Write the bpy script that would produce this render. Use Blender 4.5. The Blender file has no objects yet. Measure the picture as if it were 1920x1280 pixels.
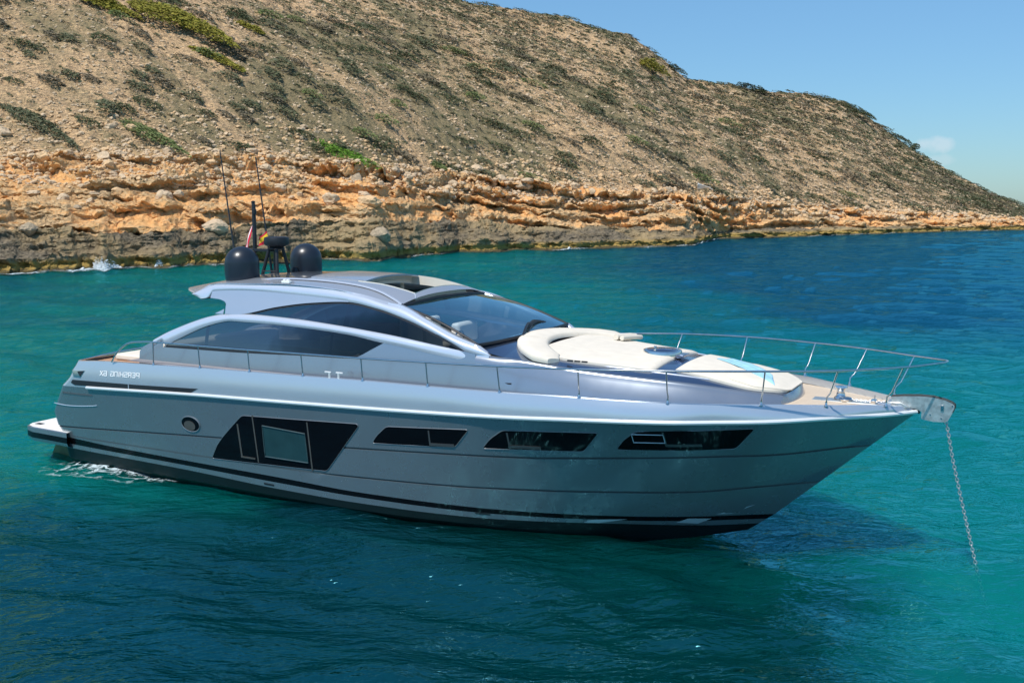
import bpy, math, random
import numpy as np
from mathutils import Vector, Matrix
R = math.radians
random.seed(5)
rng = np.random.default_rng(11)
C = bpy.context.scene.collection

# ------------------------------------------------------------------ camera
CAMZ = 5.435
cam = bpy.data.objects.new('camera', bpy.data.cameras.new('camera'))
C.objects.link(cam)
cam.data.sensor_width = 36.0
cam.data.lens = 35.625
cam.data.clip_start = 0.1
cam.data.clip_end = 20000
cam.location = (0, 0, CAMZ)
cam.rotation_euler = (R(90) - math.atan(252 / 1900), 0, 0)
bpy.context.scene.camera = cam

# ------------------------------------------------------------------ light
SUN_EL, SUN_AZ = 61.0, 219.0       # azimuth clockwise from +Y
el, az = R(SUN_EL), R(SUN_AZ)
sdir = Vector((math.cos(el) * math.sin(az), math.cos(el) * math.cos(az), math.sin(el)))
sun = bpy.data.objects.new('sun', bpy.data.lights.new('sun', 'SUN'))
C.objects.link(sun)
sun.data.energy = 4.3
sun.data.angle = R(0.53)
sun.data.color = (1.0, 0.955, 0.89)
sun.rotation_euler = sdir.to_track_quat('Z', 'Y').to_euler()
world = bpy.data.worlds.new('World')
bpy.context.scene.world = world
world.use_nodes = True
wn, wl = world.node_tree.nodes, world.node_tree.links
wn.clear()
sky = wn.new('ShaderNodeTexSky')
sky.sky_type = 'NISHITA'
sky.sun_disc = False
sky.sun_elevation = el
sky.sun_rotation = az
sky.altitude = 0
sky.air_density = 1.0
sky.dust_density = 0.25
sky.ozone_density = 3.0
bg = wn.new('ShaderNodeBackground')
bg.inputs['Strength'].default_value = 0.12
wo = wn.new('ShaderNodeOutputWorld')
tint = wn.new('ShaderNodeMix'); tint.data_type = 'RGBA'; tint.blend_type = 'MULTIPLY'
tint.inputs[0].default_value = 1.0; tint.inputs[7].default_value = (.86, 1.0, 1.10, 1)
hz_tc = wn.new('ShaderNodeTexCoord'); hz_s = wn.new('ShaderNodeSeparateXYZ'); wl.new(hz_tc.outputs['Generated'], hz_s.inputs[0])
hz = wn.new('ShaderNodeMapRange'); wl.new(hz_s.outputs[2], hz.inputs[0]); hz.inputs[1].default_value = 0.0; hz.inputs[2].default_value = 0.30
hm = wn.new('ShaderNodeMix'); hm.data_type = 'RGBA'; wl.new(hz.outputs[0], hm.inputs[0])
hm.inputs[6].default_value = (.42, .60, .76, 1); hm.inputs[7].default_value = (.76, 1.02, 1.10, 1)   # clear sea air: paler blue, never white, at the horizon
wl.new(hm.outputs[2], tint.inputs[7])
wl.new(sky.outputs[0], tint.inputs[6])
# one small fair-weather cloud low over the sea
tc = wn.new('ShaderNodeTexCoord')
def wm(op, a, b=0.):
    n = wn.new('ShaderNodeMath'); n.operation = op
    for i, v in enumerate((a, b)):
        if hasattr(v, 'is_output'): wl.new(v, n.inputs[i])
        else: n.inputs[i].default_value = v
    return n.outputs[0]
sp_ = wn.new('ShaderNodeSeparateXYZ'); wl.new(tc.outputs['Generated'], sp_.inputs[0])
ra_ = wm('DIVIDE', sp_.outputs[0], sp_.outputs[1]); re_ = wm('DIVIDE', sp_.outputs[2], sp_.outputs[1])
cn = wn.new('ShaderNodeTexNoise'); cn.inputs['Scale'].default_value = 55; cn.inputs['Detail'].default_value = 5; wl.new(tc.outputs['Generated'], cn.inputs['Vector'])
def puff(ca, ce, wa, we):
    q = wm('ADD', wm('POWER', wm('ABSOLUTE', wm('DIVIDE', wm('SUBTRACT', ra_, ca), wa)), 2), wm('POWER', wm('ABSOLUTE', wm('DIVIDE', wm('SUBTRACT', re_, ce), we)), 2))
    k = wm('SUBTRACT', wm('ADD', 1.0, wm('MULTIPLY', wm('SUBTRACT', cn.outputs[0], .5), 3.4)), q)
    return wm('MINIMUM', wm('MAXIMUM', k, 0), 1)
cl_ = wm('MULTIPLY', wm('MAXIMUM', puff(.411, .060, .020, .0085), wm('MULTIPLY', puff(.418, .045, .014, .006), .5)), wm('GREATER_THAN', sp_.outputs[1], 0))
cm = wn.new('ShaderNodeMix'); cm.data_type = 'RGBA'; wl.new(wm('MULTIPLY', cl_, .36), cm.inputs[0])
wl.new(tint.outputs[2], cm.inputs[6]); cm.inputs[7].default_value = (6.0, 6.2, 6.6, 1)
wl.new(cm.outputs[2], bg.inputs[0])
wl.new(bg.outputs[0], wo.inputs[0])
vs = bpy.context.scene.view_settings
vs.view_transform = 'Standard'
vs.look = 'None'
vs.exposure = 0.18
vs.gamma = 1.0
cy = bpy.context.scene.cycles
cy.max_bounces = 8
cy.transparent_max_bounces = 16
cy.sample_clamp_indirect = 3.0
cy.sample_clamp_direct = 6.0

# ------------------------------------------------------------------ helpers
def cub(xs, ys):
    xs = np.array(xs, float); ys = np.array(ys, float)
    h = np.diff(xs); dl = np.diff(ys) / h
    m = np.zeros(len(xs)); m[0] = dl[0]; m[-1] = dl[-1]
    for i in range(1, len(xs) - 1):
        if dl[i - 1] * dl[i] > 0:
            w1 = 2 * h[i] + h[i - 1]; w2 = h[i] + 2 * h[i - 1]
            m[i] = (w1 + w2) / (w1 / dl[i - 1] + w2 / dl[i])
    def f(x):
        x = np.clip(np.asarray(x, float), xs[0], xs[-1])
        i = np.clip(np.searchsorted(xs, x, side='right') - 1, 0, len(xs) - 2)
        t = (x - xs[i]) / h[i]
        return ((2*t**3 - 3*t**2 + 1) * ys[i] + (t**3 - 2*t**2 + t) * h[i] * m[i]
                + (-2*t**3 + 3*t**2) * ys[i+1] + (t**3 - t**2) * h[i] * m[i+1])
    return f

def spline(pts, n=8):
    P = [Vector(p) for p in pts]
    if len(P) < 3: return P
    out = []
    Q = [P[0] * 2 - P[1]] + P + [P[-1] * 2 - P[-2]]
    for i in range(1, len(Q) - 2):
        a, b, c, d = Q[i-1], Q[i], Q[i+1], Q[i+2]
        for k in range(n):
            t = k / n
            out.append(0.5 * ((2*b) + (c - a)*t + (2*a - 5*b + 4*c - d)*t*t + (3*b - a - 3*c + d)*t**3))
    out.append(P[-1])
    return out

class MB:
    def __init__(s): s.v = []; s.f = []; s.m = []
    def add(s, vs, fs, m=0):
        o = len(s.v); s.v += [tuple(v) for v in vs]
        s.f += [tuple(i + o for i in f) for f in fs]; s.m += [m] * len(fs)
    def grid(s, G, m=0, close=False):
        r = len(G); c = len(G[0]); o = len(s.v)
        for row in G: s.v += [tuple(p) for p in row]
        for i in range(r - 1):
            mi = m[i] if isinstance(m, (list, tuple)) else m
            for j in range(c if close else c - 1):
                j2 = (j + 1) % c
                s.f.append((o+i*c+j, o+i*c+j2, o+(i+1)*c+j2, o+(i+1)*c+j)); s.m.append(mi)
    def box(s, a, b, m=0):
        x0, y0, z0 = a; x1, y1, z1 = b
        s.add([(x0,y0,z0),(x1,y0,z0),(x1,y1,z0),(x0,y1,z0),(x0,y0,z1),(x1,y0,z1),(x1,y1,z1),(x0,y1,z1)],
              [(3,2,1,0),(4,5,6,7),(0,1,5,4),(1,2,6,5),(2,3,7,6),(3,0,4,7)], m)
    def tube(s, pts, r, n=8, m=0, cap=True, closed=False):
        P = [Vector(p) for p in pts]; L = len(P)
        rr = r if isinstance(r, (list, tuple)) else [r] * L
        up = None; rings = []
        for i in range(L):
            if closed: t = P[(i+1) % L] - P[i-1]
            else: t = P[min(i+1, L-1)] - P[max(i-1, 0)]
            t.normalize()
            if up is None:
                up = Vector((0,0,1)) if abs(t.z) < .9 else Vector((1,0,0))
            x = up.cross(t)
            if x.length < 1e-6: x = Vector((0,1,0)).cross(t)
            x.normalize(); up = t.cross(x)
            rings.append([P[i] + (x*math.cos(2*math.pi*k/n) + up*math.sin(2*math.pi*k/n))*rr[i] for k in range(n)])
        if closed: rings.append(rings[0])
        s.grid(rings, m, True)
        if cap and not closed:
            s.add(rings[0], [tuple(range(n))[::-1]], m); s.add(rings[-1], [tuple(range(n))], m)
    def lathe(s, prof, c=(0,0,0), n=32, m=0):
        G = [[(c[0]+r*math.cos(2*math.pi*k/n), c[1]+r*math.sin(2*math.pi*k/n), c[2]+z) for k in range(n)] for r, z in prof]
        s.grid(G, m, True)
    def prism(s, poly, y0, y1, m=0):
        n = len(poly)
        s.add([(x, y0, z) for x, z in poly] + [(x, y1, z) for x, z in poly],
              [tuple(range(n))[::-1], tuple(range(n, 2*n))] + [(i, (i+1) % n, n+(i+1) % n, n+i) for i in range(n)], m)
    def mirror(s):
        o = MB(); o.v = [(x, -y, z) for x, y, z in s.v]; o.f = [f[::-1] for f in s.f]; o.m = list(s.m); return o
    def merge(s, o, m=None):
        s.add(o.v, o.f, 0); s.m[-len(o.f):] = list(o.m); return s
    def build(s, name, mats, parent=None, smooth=35, loc=None, bevel=0):
        me = bpy.data.meshes.new(name); me.from_pydata(s.v, [], s.f)
        if not isinstance(mats, (list, tuple)): mats = [mats]
        for mt in mats: me.materials.append(mt)
        me.polygons.foreach_set('material_index', s.m)
        if smooth:
            me.polygons.foreach_set('use_smooth', [True] * len(s.f))
            if smooth < 180: me.set_sharp_from_angle(angle=R(smooth))
        me.validate(); me.update()
        o = bpy.data.objects.new(name, me); C.objects.link(o)
        if parent: o.parent = parent
        if loc: o.location = loc
        if bevel:
            b = o.modifiers.new('b', 'BEVEL'); b.width = bevel; b.segments = 2; b.limit_method = 'ANGLE'; b.angle_limit = R(40)
        return o

def tag(o, label=None, cat=None, group=None, kind=None):
    if label: o['label'] = label
    if cat: o['category'] = cat
    if group: o['group'] = group
    if kind: o['kind'] = kind
    return o

def empty(name, loc=(0,0,0), rz=0):
    o = bpy.data.objects.new(name, None); C.objects.link(o)
    o.location = loc; o.rotation_euler = (0, 0, rz); o.empty_display_size = .3
    return o

# ------------------------------------------------------------------ materials
class NT:
    def __init__(s, name):
        s.m = bpy.data.materials.new(name); s.m.use_nodes = True
        s.t = s.m.node_tree; s.n = s.t.nodes; s.l = s.t.links; s.n.clear()
        s.out = s.n.new('ShaderNodeOutputMaterial')
    def N(s, typ, ins={}, **kw):
        n = s.n.new('ShaderNode' + typ)
        for k, v in kw.items(): setattr(n, k, v)
        for k, v in ins.items():
            i = n.inputs[k]
            if hasattr(v, 'is_output'): s.l.new(v, i)
            else:
                if i.type == 'RGBA' and len(v) == 3: v = (*v, 1)
                i.default_value = v
        return n
    def noise(s, scale, detail=4, rough=.55, vec=None, dist=0):
        i = {'Scale': scale, 'Detail': detail, 'Roughness': rough, 'Distortion': dist}
        if vec is not None: i['Vector'] = vec
        return s.N('TexNoise', i).outputs[0]
    def ramp(s, fac, stops):
        n = s.N('ValToRGB', {'Fac': fac}); e = n.color_ramp.elements
        while len(e) < len(stops): e.new(.5)
        for k, (p, c) in enumerate(stops):
            e[k].position = p
            e[k].color = (c, c, c, 1) if not isinstance(c, tuple) else (*c, 1)
        return n.outputs[0]
    def mix(s, fac, a, b, blend='MIX'):
        n = s.n.new('ShaderNodeMix'); n.data_type = 'RGBA'; n.blend_type = blend
        for i, v in ((0, fac), (6, a), (7, b)):
            if hasattr(v, 'is_output'): s.l.new(v, n.inputs[i])
            else: n.inputs[i].default_value = v if i == 0 else (*v, 1)
        return n.outputs[2]
    def math(s, op, a, b=0.0, c=None):
        n = s.n.new('ShaderNodeMath'); n.operation = op
        for i, v in enumerate((a, b) if c is None else (a, b, c)):
            if hasattr(v, 'is_output'): s.l.new(v, n.inputs[i])
            else: n.inputs[i].default_value = v
        return n.outputs[0]
    def bump(s, h, dist, strength=1.0, nrm=None):
        i = {'Height': h, 'Distance': dist, 'Strength': strength}
        if nrm is not None: i['Normal'] = nrm
        return s.N('Bump', i).outputs[0]
    def coord(s, which='Object', scale=None, rot=None):
        o = s.N('TexCoord').outputs[which]
        if scale or rot:
            i = {'Vector': o}
            if scale: i['Scale'] = scale
            if rot: i['Rotation'] = rot
            o = s.N('Mapping', i).outputs[0]
        return o
    def pbr(s, **k):
        i = {}
        names = {'col': 'Base Color', 'rough': 'Roughness', 'metal': 'Metallic', 'spec': 'Specular IOR Level', 'nrm': 'Normal',
                 'coat': 'Coat Weight', 'coatr': 'Coat Roughness', 'sheen': 'Sheen Weight'}
        for a, v in k.items(): i[names[a]] = v
        b = s.N('BsdfPrincipled', i)
        s.l.new(b.outputs[0], s.out.inputs[0]); return s.m

def simple(name, col, rough=.5, metal=0., coat=0., var=.08, sc=3., bump=0., bsc=60.):
    t = NT(name); co = t.coord()
    n = t.noise(sc, 5, .6, co)
    f = t.ramp(n, [(.3, 1 - var), (.7, 1 + var)])
    c = t.mix(1.0, col, f, 'MULTIPLY')
    k = dict(col=c, rough=t.math('ADD', rough, t.math('MULTIPLY', t.math('SUBTRACT', n, .5), var)), metal=metal)
    if coat: k['coat'] = coat; k['coatr'] = .04
    if bump: k['nrm'] = t.bump(t.noise(bsc, 3, .6, co), bump)
    return t.pbr(**k)

def dark_glass(name, col, rough):
    t = NT(name); n = t.noise(2.0, 3, .5, t.coord())
    return t.pbr(col=col, rough=t.math('ADD', rough, t.math('MULTIPLY', n, .04)), spec=.22)

def paint(name, col, metal=.55, rough=.3):
    t = NT(name); co = t.coord()
    n = t.noise(1.3, 5, .6, co)
    c = t.mix(t.math('MULTIPLY', n, .10), col, (.45, .45, .45))
    r = t.math('ADD', rough, t.math('MULTIPLY', t.math('SUBTRACT', n, .5), .14))
    return t.pbr(col=c, metal=metal, rough=r, coat=.5, coatr=.05)

M = {}
M['hull'] = paint('hull_paint', (.215, .255, .28), .64, .27)
M['top'] = paint('topside_paint', (.52, .575, .63), .62, .24)
M['side'] = paint('cabin_side_paint', (.34, .375, .42), .75, .25)
M['silver'] = paint('silver_paint', (.66, .70, .77), .5, .25)
M['trim'] = simple('window_trim_paint', (.22, .24, .26), .35, .5)
M['deckpaint'] = paint('deck_paint', (.17, .22, .33), .92, .20)
M['roof'] = paint('roof_paint', (.42, .45, .50), .45, .22)

M['rub'] = simple('rub_rail_metal', (.78, .78, .76), .3, .35, var=.03)
M['groove'] = simple('groove_shade', (.07, .085, .095), .4)
M['sidedeck'] = simple('side_deck_paint', (.23, .215, .22), .6, var=.06)
M['steel'] = simple('stainless_steel', (.72, .71, .69), .14, 1., var=.08, sc=8)
M['galv'] = simple('galvanised_steel', (.50, .53, .52), .38, .75, var=.22, sc=14, bump=.001, bsc=30)
M['chain'] = simple('chain_metal', (.55, .55, .55), .4, .8, var=.2, sc=20)
M['cushion'] = simple('cream_upholstery', (.68, .62, .52), .75, var=.05, sc=5, bump=.0025, bsc=9)
M['liner'] = simple('cream_liner', (.72, .68, .58), .6, var=.05)
M['dome'] = simple('dark_navy_plastic', (.014, .020, .030), .33, var=.1)
M['dblack'] = simple('matt_black', (.012, .013, .016), .45, var=.1)
M['rubber'] = simple('black_rubber', (.015, .015, .016), .6)
M['white'] = simple('white_gelcoat', (.78, .77, .74), .4, var=.08)
M['intd'] = simple('interior_dark_trim', (.06, .055, .05), .6, var=.2)
M['intb'] = simple('interior_beige', (.42, .38, .32), .7, var=.1)
M['seatw'] = simple('seat_leather', (.85, .83, .78), .5, var=.05, bump=.002, bsc=14)
M['bluecloth'] = simple('blue_towel_cloth', (.30, .55, .68), .9, var=.15, sc=8, bump=.004, bsc=40)
M['flagred'] = simple('red_cloth', (.62, .012, .04), .8, var=.12, sc=6)
M['flagwhite'] = simple('white_cloth', (.78, .76, .74), .8, var=.06)
M['flagyel'] = simple('yellow_cloth', (.85, .52, .02), .8, var=.08)
M['lettering'] = simple('white_lettering', (.82, .82, .82), .4, var=.02)
M['wood'] = simple('teak_trim', (.42, .24, .14), .55, var=.2, sc=9)

def teak():
    t = NT('teak_deck'); co = t.coord()
    w = t.N('TexWave', {'Vector': co, 'Scale': 3.1, 'Distortion': .0}, wave_type='BANDS', bands_direction='Y').outputs[1]
    line = t.ramp(w, [(.0, 0.0), (.06, 1.0)])
    g = t.noise(6, 5, .7, t.coord(scale=(.6, 9, 1)))
    c = t.ramp(g, [(.3, (.50, .40, .29)), (.7, (.68, .57, .44))])
    return t.pbr(col=t.mix(line, (.20, .15, .11), c), rough=.7)
M['teak'] = teak()

def glass(name, tint, gloss=.12, cap=1.0, rcol=(1, 1, 1)):
    t = NT(name); co = t.coord()
    nr = t.bump(t.noise(1.1, 2, .5, co), .006)
    tr = t.N('BsdfTransparent', {'Color': tint})
    gl = t.N('BsdfGlossy', {'Color': rcol, 'Roughness': .03, 'Normal': nr})
    fr = t.N('Fresnel', {'IOR': 1.5, 'Normal': nr}).outputs[0]
    fac = t.math('MINIMUM', t.math('ADD', fr, gloss), cap)
    mx = t.N('MixShader', {0: fac}); t.l.new(tr.outputs[0], mx.inputs[1]); t.l.new(gl.outputs[0], mx.inputs[2])
    t.l.new(mx.outputs[0], t.out.inputs[0]); return t.m
M['glass'] = glass('smoked_glass', (.19, .225, .235), .0, .45, rcol=(.34, .38, .42))
M['wglass'] = glass('windshield_glass', (.70, .84, .90), .30, rcol=(.72, .95, 1))
M['black'] = dark_glass('black_stripe_paint', (.003, .003, .004), .18)
M['antifoul'] = dark_glass('antifouling', (.005, .011, .012), .35)
M['hglass'] = dark_glass('hull_window_glass', (.003, .003, .004), .06)
M['tglass'] = simple('porthole_pane', (.018, .050, .055), .12, 0, 0, .15)

# ------------------------------------------------------------------ numpy noise
def _h(ix, iy, iz, s):
    with np.errstate(over='ignore'):
        n = (ix.astype(np.uint32) * np.uint32(374761393) + iy.astype(np.uint32) * np.uint32(668265263)
             + iz.astype(np.uint32) * np.uint32(2147483647) + np.uint32(s * 974711 + 17))
        n = (n ^ (n >> np.uint32(13))) * np.uint32(1274126177)
        n = n ^ (n >> np.uint32(16)); n = n * np.uint32(2246822519); n = n ^ (n >> np.uint32(15))
    return (n & np.uint32(0xffffff)).astype(np.float32) / 16777215.0
def vn(x, y, z=None, s=0):
    x = np.asarray(x, np.float32) + 4096; y = np.asarray(y, np.float32) + 4096
    x, y = np.broadcast_arrays(x, y)
    ix = np.floor(x).astype(np.int64); iy = np.floor(y).astype(np.int64); fx = x - ix; fy = y - iy
    u = fx*fx*(3-2*fx); v = fy*fy*(3-2*fy)
    if z is None:
        o = np.zeros_like(ix)
        return (_h(ix,iy,o,s)*(1-u)+_h(ix+1,iy,o,s)*u)*(1-v) + (_h(ix,iy+1,o,s)*(1-u)+_h(ix+1,iy+1,o,s)*u)*v
    z = np.asarray(z, np.float32) + 4096; iz = np.floor(z).astype(np.int64); fz = z - iz; w = fz*fz*(3-2*fz)
    r = []
    for k in (0, 1):
        r.append((_h(ix,iy,iz+k,s)*(1-u)+_h(ix+1,iy,iz+k,s)*u)*(1-v) + (_h(ix,iy+1,iz+k,s)*(1-u)+_h(ix+1,iy+1,iz+k,s)*u)*v)
    return r[0]*(1-w) + r[1]*w
def fbm(x, y, z=None, o=4, s=0, ridge=False):
    a = 1.0; t = 0; r = 0; f = 1.0
    for k in range(o):
        n = vn(x*f, y*f, None if z is None else z*f, s + k*7)
        if ridge: n = 1 - np.abs(2*n - 1)
        r = r + a*n; t += a; a *= .5; f *= 2.03
    return r / t
def worley(x, y, s=0):
    x = np.asarray(x, np.float32) + 4096; y = np.asarray(y, np.float32) + 4096
    ix = np.floor(x).astype(np.int64); iy = np.floor(y).astype(np.int64); o = np.zeros_like(ix)
    d1 = np.full(x.shape, 9., np.float32); d2 = d1.copy(); idv = d1 * 0
    for i in (-1, 0, 1):
        for j in (-1, 0, 1):
            px = ix + i + _h(ix+i, iy+j, o, s); py = iy + j + _h(ix+i, iy+j, o, s+1)
            d = np.hypot(px - x, py - y); r = _h(ix+i, iy+j, o, s+2)
            n = d < d1
            d2 = np.where(n, d1, np.minimum(d2, d)); idv = np.where(n, r, idv); d1 = np.where(n, d, d1)
    return d1, d2, idv
def sstep(a, b, x):
    t = np.clip((x - a) / (b - a), 0, 1); return t*t*(3-2*t)

def grid_object(name, X, Y, Z, mats, attrs=None, smooth=True, wrap=False):
    r, c = X.shape
    me = bpy.data.meshes.new(name)
    co = np.stack([X, Y, Z], -1).reshape(-1, 3).astype(np.float32)
    i = np.arange(r - 1)[:, None]; j = np.arange(c if wrap else c - 1)[None]
    j2 = (j + 1) % c
    f = np.stack(np.broadcast_arrays(i*c+j, i*c+j2, (i+1)*c+j2, (i+1)*c+j), -1).reshape(-1, 4).astype(np.int32)
    me.vertices.add(len(co)); me.vertices.foreach_set('co', co.ravel())
    me.loops.add(f.size); me.loops.foreach_set('vertex_index', f.ravel())
    me.polygons.add(len(f)); me.polygons.foreach_set('loop_start', np.arange(0, f.size, 4, dtype=np.int32))
    me.polygons.foreach_set('loop_total', np.full(len(f), 4, np.int32)) if False else None
    me.update(calc_edges=True)
    me.polygons.foreach_set('use_smooth', np.full(len(f), smooth))
    for mt in mats: me.materials.append(mt)
    for k, v in (attrs or {}).items():
        a = me.attributes.new(k, 'FLOAT', 'POINT'); a.data.foreach_set('value', v.ravel().astype(np.float32))
    me.update()
    o = bpy.data.objects.new(name, me); C.objects.link(o); return o
def tri_object(name, V, F, mats, mi=None, smooth=False):
    me = bpy.data.meshes.new(name); V = np.asarray(V, np.float32); F = np.asarray(F, np.int32); k = F.shape[1]
    me.vertices.add(len(V)); me.vertices.foreach_set('co', V.ravel())
    me.loops.add(F.size); me.loops.foreach_set('vertex_index', F.ravel())
    me.polygons.add(len(F)); me.polygons.foreach_set('loop_start', np.arange(0, F.size, k, dtype=np.int32))
    me.update(calc_edges=True)
    if mi is not None: me.polygons.foreach_set('material_index', mi.astype(np.int32))
    me.polygons.foreach_set('use_smooth', np.full(len(F), smooth))
    for mt in mats: me.materials.append(mt)
    o = bpy.data.objects.new(name, me); C.objects.link(o); return o

# ------------------------------------------------------------------ sea
def waves(x, y):
    """height of the sea surface (metres)"""
    r = np.random.default_rng(3); z = np.zeros(np.broadcast(x, y).shape)
    dist = np.hypot(x, y)
    wx = x + 1.2 * (fbm(x*.11, y*.11, s=50, o=2) - .5) * 4; wy = y + 1.2 * (fbm(x*.11, y*.11, s=60, o=2) - .5) * 4
    for k in range(26):
        lam = .7 * (8.0 / .7) ** (k / 25.0); th = R(252) + r.normal(0, .42); kx, ky = math.cos(th) * 6.283 / lam, math.sin(th) * 6.283 / lam
        amp = (.0058 + .0028 * (lam < 3)) * lam ** .95 * (.6 + .8 * r.random())
        fade = np.clip(1.6 - dist / (lam * 55), 0, 1)
        z += amp * fade * (1 - 2 * np.abs(np.sin(.5 * (kx*wx + ky*wy + r.random()*6.28)))) * (.45 + 1.1 * fbm(x*.16 + k, y*.16, s=70, o=2))
    return z
def sea_angles():
    a = np.radians(np.concatenate([np.linspace(-38, 38, 640), np.linspace(38, 322, 110)[1:-1]])); return a
rr = np.concatenate([[.5], np.geomspace(2.0, 9000, 640)])
aa = sea_angles()
RRr, AA = np.meshgrid(rr, aa, indexing='ij')
SX = RRr * np.sin(AA); SY = RRr * np.cos(AA)
SZ = waves(SX, SY)

def weed_shade_mask(t, co):
    """sea grass patches, plus hull shade painted beside the yacht (world position)"""
    sp = t.N('SeparateXYZ', {0: co})
    wob = t.math('MULTIPLY', t.math('SUBTRACT', t.noise(.06, 5, .65, co), .5), 34.0)
    mx = t.N('MapRange', {0: t.math('ADD', sp.outputs[0], wob), 1: 0.0, 2: 16.0}).outputs[0]
    my = t.N('MapRange', {0: t.math('ADD', sp.outputs[1], wob), 1: 36.0, 2: 50.0}).outputs[0]
    right = t.math('MULTIPLY', mx, my)
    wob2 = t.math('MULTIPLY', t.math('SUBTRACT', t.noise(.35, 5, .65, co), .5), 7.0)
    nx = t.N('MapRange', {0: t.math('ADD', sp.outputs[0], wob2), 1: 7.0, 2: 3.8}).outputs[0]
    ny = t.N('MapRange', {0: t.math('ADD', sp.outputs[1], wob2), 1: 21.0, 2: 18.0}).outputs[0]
    near = t.math('MULTIPLY', nx, ny)  # near patch: weed with the hull's shade and reflection painted in
    streak = t.noise(1.0, 4, .6, t.coord(scale=(.030, .085, 1)), .8)
    band = t.ramp(streak, [(.50, 0.0), (.62, 1.0)])
    pat = t.ramp(t.noise(.05, 5, .6, co, 1.2), [(.52, 0.0), (.64, 1.0)])
    far = t.math('MULTIPLY', t.math('MAXIMUM', band, pat), t.N('MapRange', {0: sp.outputs[1], 1: 26.0, 2: 40.0}).outputs[0])
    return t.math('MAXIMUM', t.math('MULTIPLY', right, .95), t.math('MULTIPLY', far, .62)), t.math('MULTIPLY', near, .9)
def water_mat():
    t = NT('sea_water'); co = t.coord()
    m1 = t.N('Mapping', {'Vector': co, 'Scale': (.55, 1.0, 1), 'Rotation': (0, 0, R(-14))}).outputs[0]
    n1 = t.noise(.9, 3, .55, m1, .4); n2 = t.noise(3.2, 3, .6, m1, .5); n3 = t.noise(9.5, 2, .6, m1, .3)
    h = t.math('ADD', t.math('MULTIPLY', n1, 1.0), t.math('ADD', t.math('MULTIPLY', n2, .42), t.math('MULTIPLY', n3, .13)))
    nr = t.bump(h, .19, 1.0)
    nrd = t.bump(h, .55, 1.0)
    w, weed_shade = weed_shade_mask(t, co)
    tr = t.N('BsdfTransparent', {'Color': (.70, .97, .97)})
    df = t.N('BsdfDiffuse', {'Color': t.mix(weed_shade, t.mix(w, (.0005, .200, .175), (.002, .062, .130)), t.mix(t.N('MapRange', {0: t.N('SeparateXYZ', {0: co}).outputs[0], 1: -3.0, 2: 1.0}).outputs[0], (.0003, .017, .032), (.0003, .030, .026))), 'Normal': nrd})  # near tones bake the hull's dark reflection into the water colour
    gl = t.N('BsdfGlossy', {'Roughness': .045, 'Normal': nr, 'Color': (.22, .74, .90)})
    fr = t.math('MINIMUM', t.math('ADD', t.N('Fresnel', {'IOR': 1.333, 'Normal': nr}).outputs[0], .12), .36)
    a = t.N('MixShader', {0: .30}); t.l.new(tr.outputs[0], a.inputs[1]); t.l.new(df.outputs[0], a.inputs[2])
    b = t.N('MixShader', {0: fr}); t.l.new(a.outputs[0], b.inputs[1]); t.l.new(gl.outputs[0], b.inputs[2])
    t.l.new(b.outputs[0], t.out.inputs[0]); return t.m
sea = grid_object('water', SX, SY, SZ, [water_mat()], wrap=True); tag(sea, kind='structure')
def depth_mat(op):
    t = NT('water_depth'); co = t.coord(); w, weed_shade = weed_shade_mask(t, co)
    tr = t.N('BsdfTransparent', {'Color': (.62, .95, .95)})
    df = t.N('BsdfDiffuse', {'Color': t.mix(weed_shade, t.mix(w, (.0005, .31, .255), (.002, .072, .15)), (.0003, .026, .030))})
    a = t.N('MixShader', {0: op}); t.l.new(tr.outputs[0], a.inputs[1]); t.l.new(df.outputs[0], a.inputs[2])
    t.l.new(a.outputs[0], t.out.inputs[0]); return t.m
def seabed_mat():
    t = NT('seabed_sand_weed_shade'); co = t.coord()
    m, weed_shade = weed_shade_mask(t, co)
    sand = t.mix(t.ramp(t.noise(.5, 4, .6, co), [(.35, 0.0), (.7, 1.0)]), (.03, .46, .44), (.05, .58, .52))
    return t.pbr(col=t.mix(weed_shade, t.mix(m, sand, (.01, .10, .18)), (.01, .07, .08)), rough=.95, spec=0.0)
ra = np.geomspace(2, 9000, 120); A2 = np.radians(np.linspace(0, 360, 121)[:-1])
BR, BA = np.meshgrid(ra, A2, indexing='ij'); BXs, BYs = BR*np.sin(BA), BR*np.cos(BA)
dm = depth_mat(.34)
lay = grid_object('water_depth', SX, SY, SZ - .13, [dm], wrap=True); tag(lay, kind='structure')
for zz_ in (-.5, -1.1, -2.2):
    lay = grid_object('water_depth', BXs, BYs, zz_ + 0*BXs, [dm], wrap=True); tag(lay, kind='structure')
sb = grid_object('seabed', BXs, BYs, -3.8 + .5*(fbm(BXs*.08, BYs*.08, s=5)-.5), [seabed_mat()], wrap=True); tag(sb, kind='structure')

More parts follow.
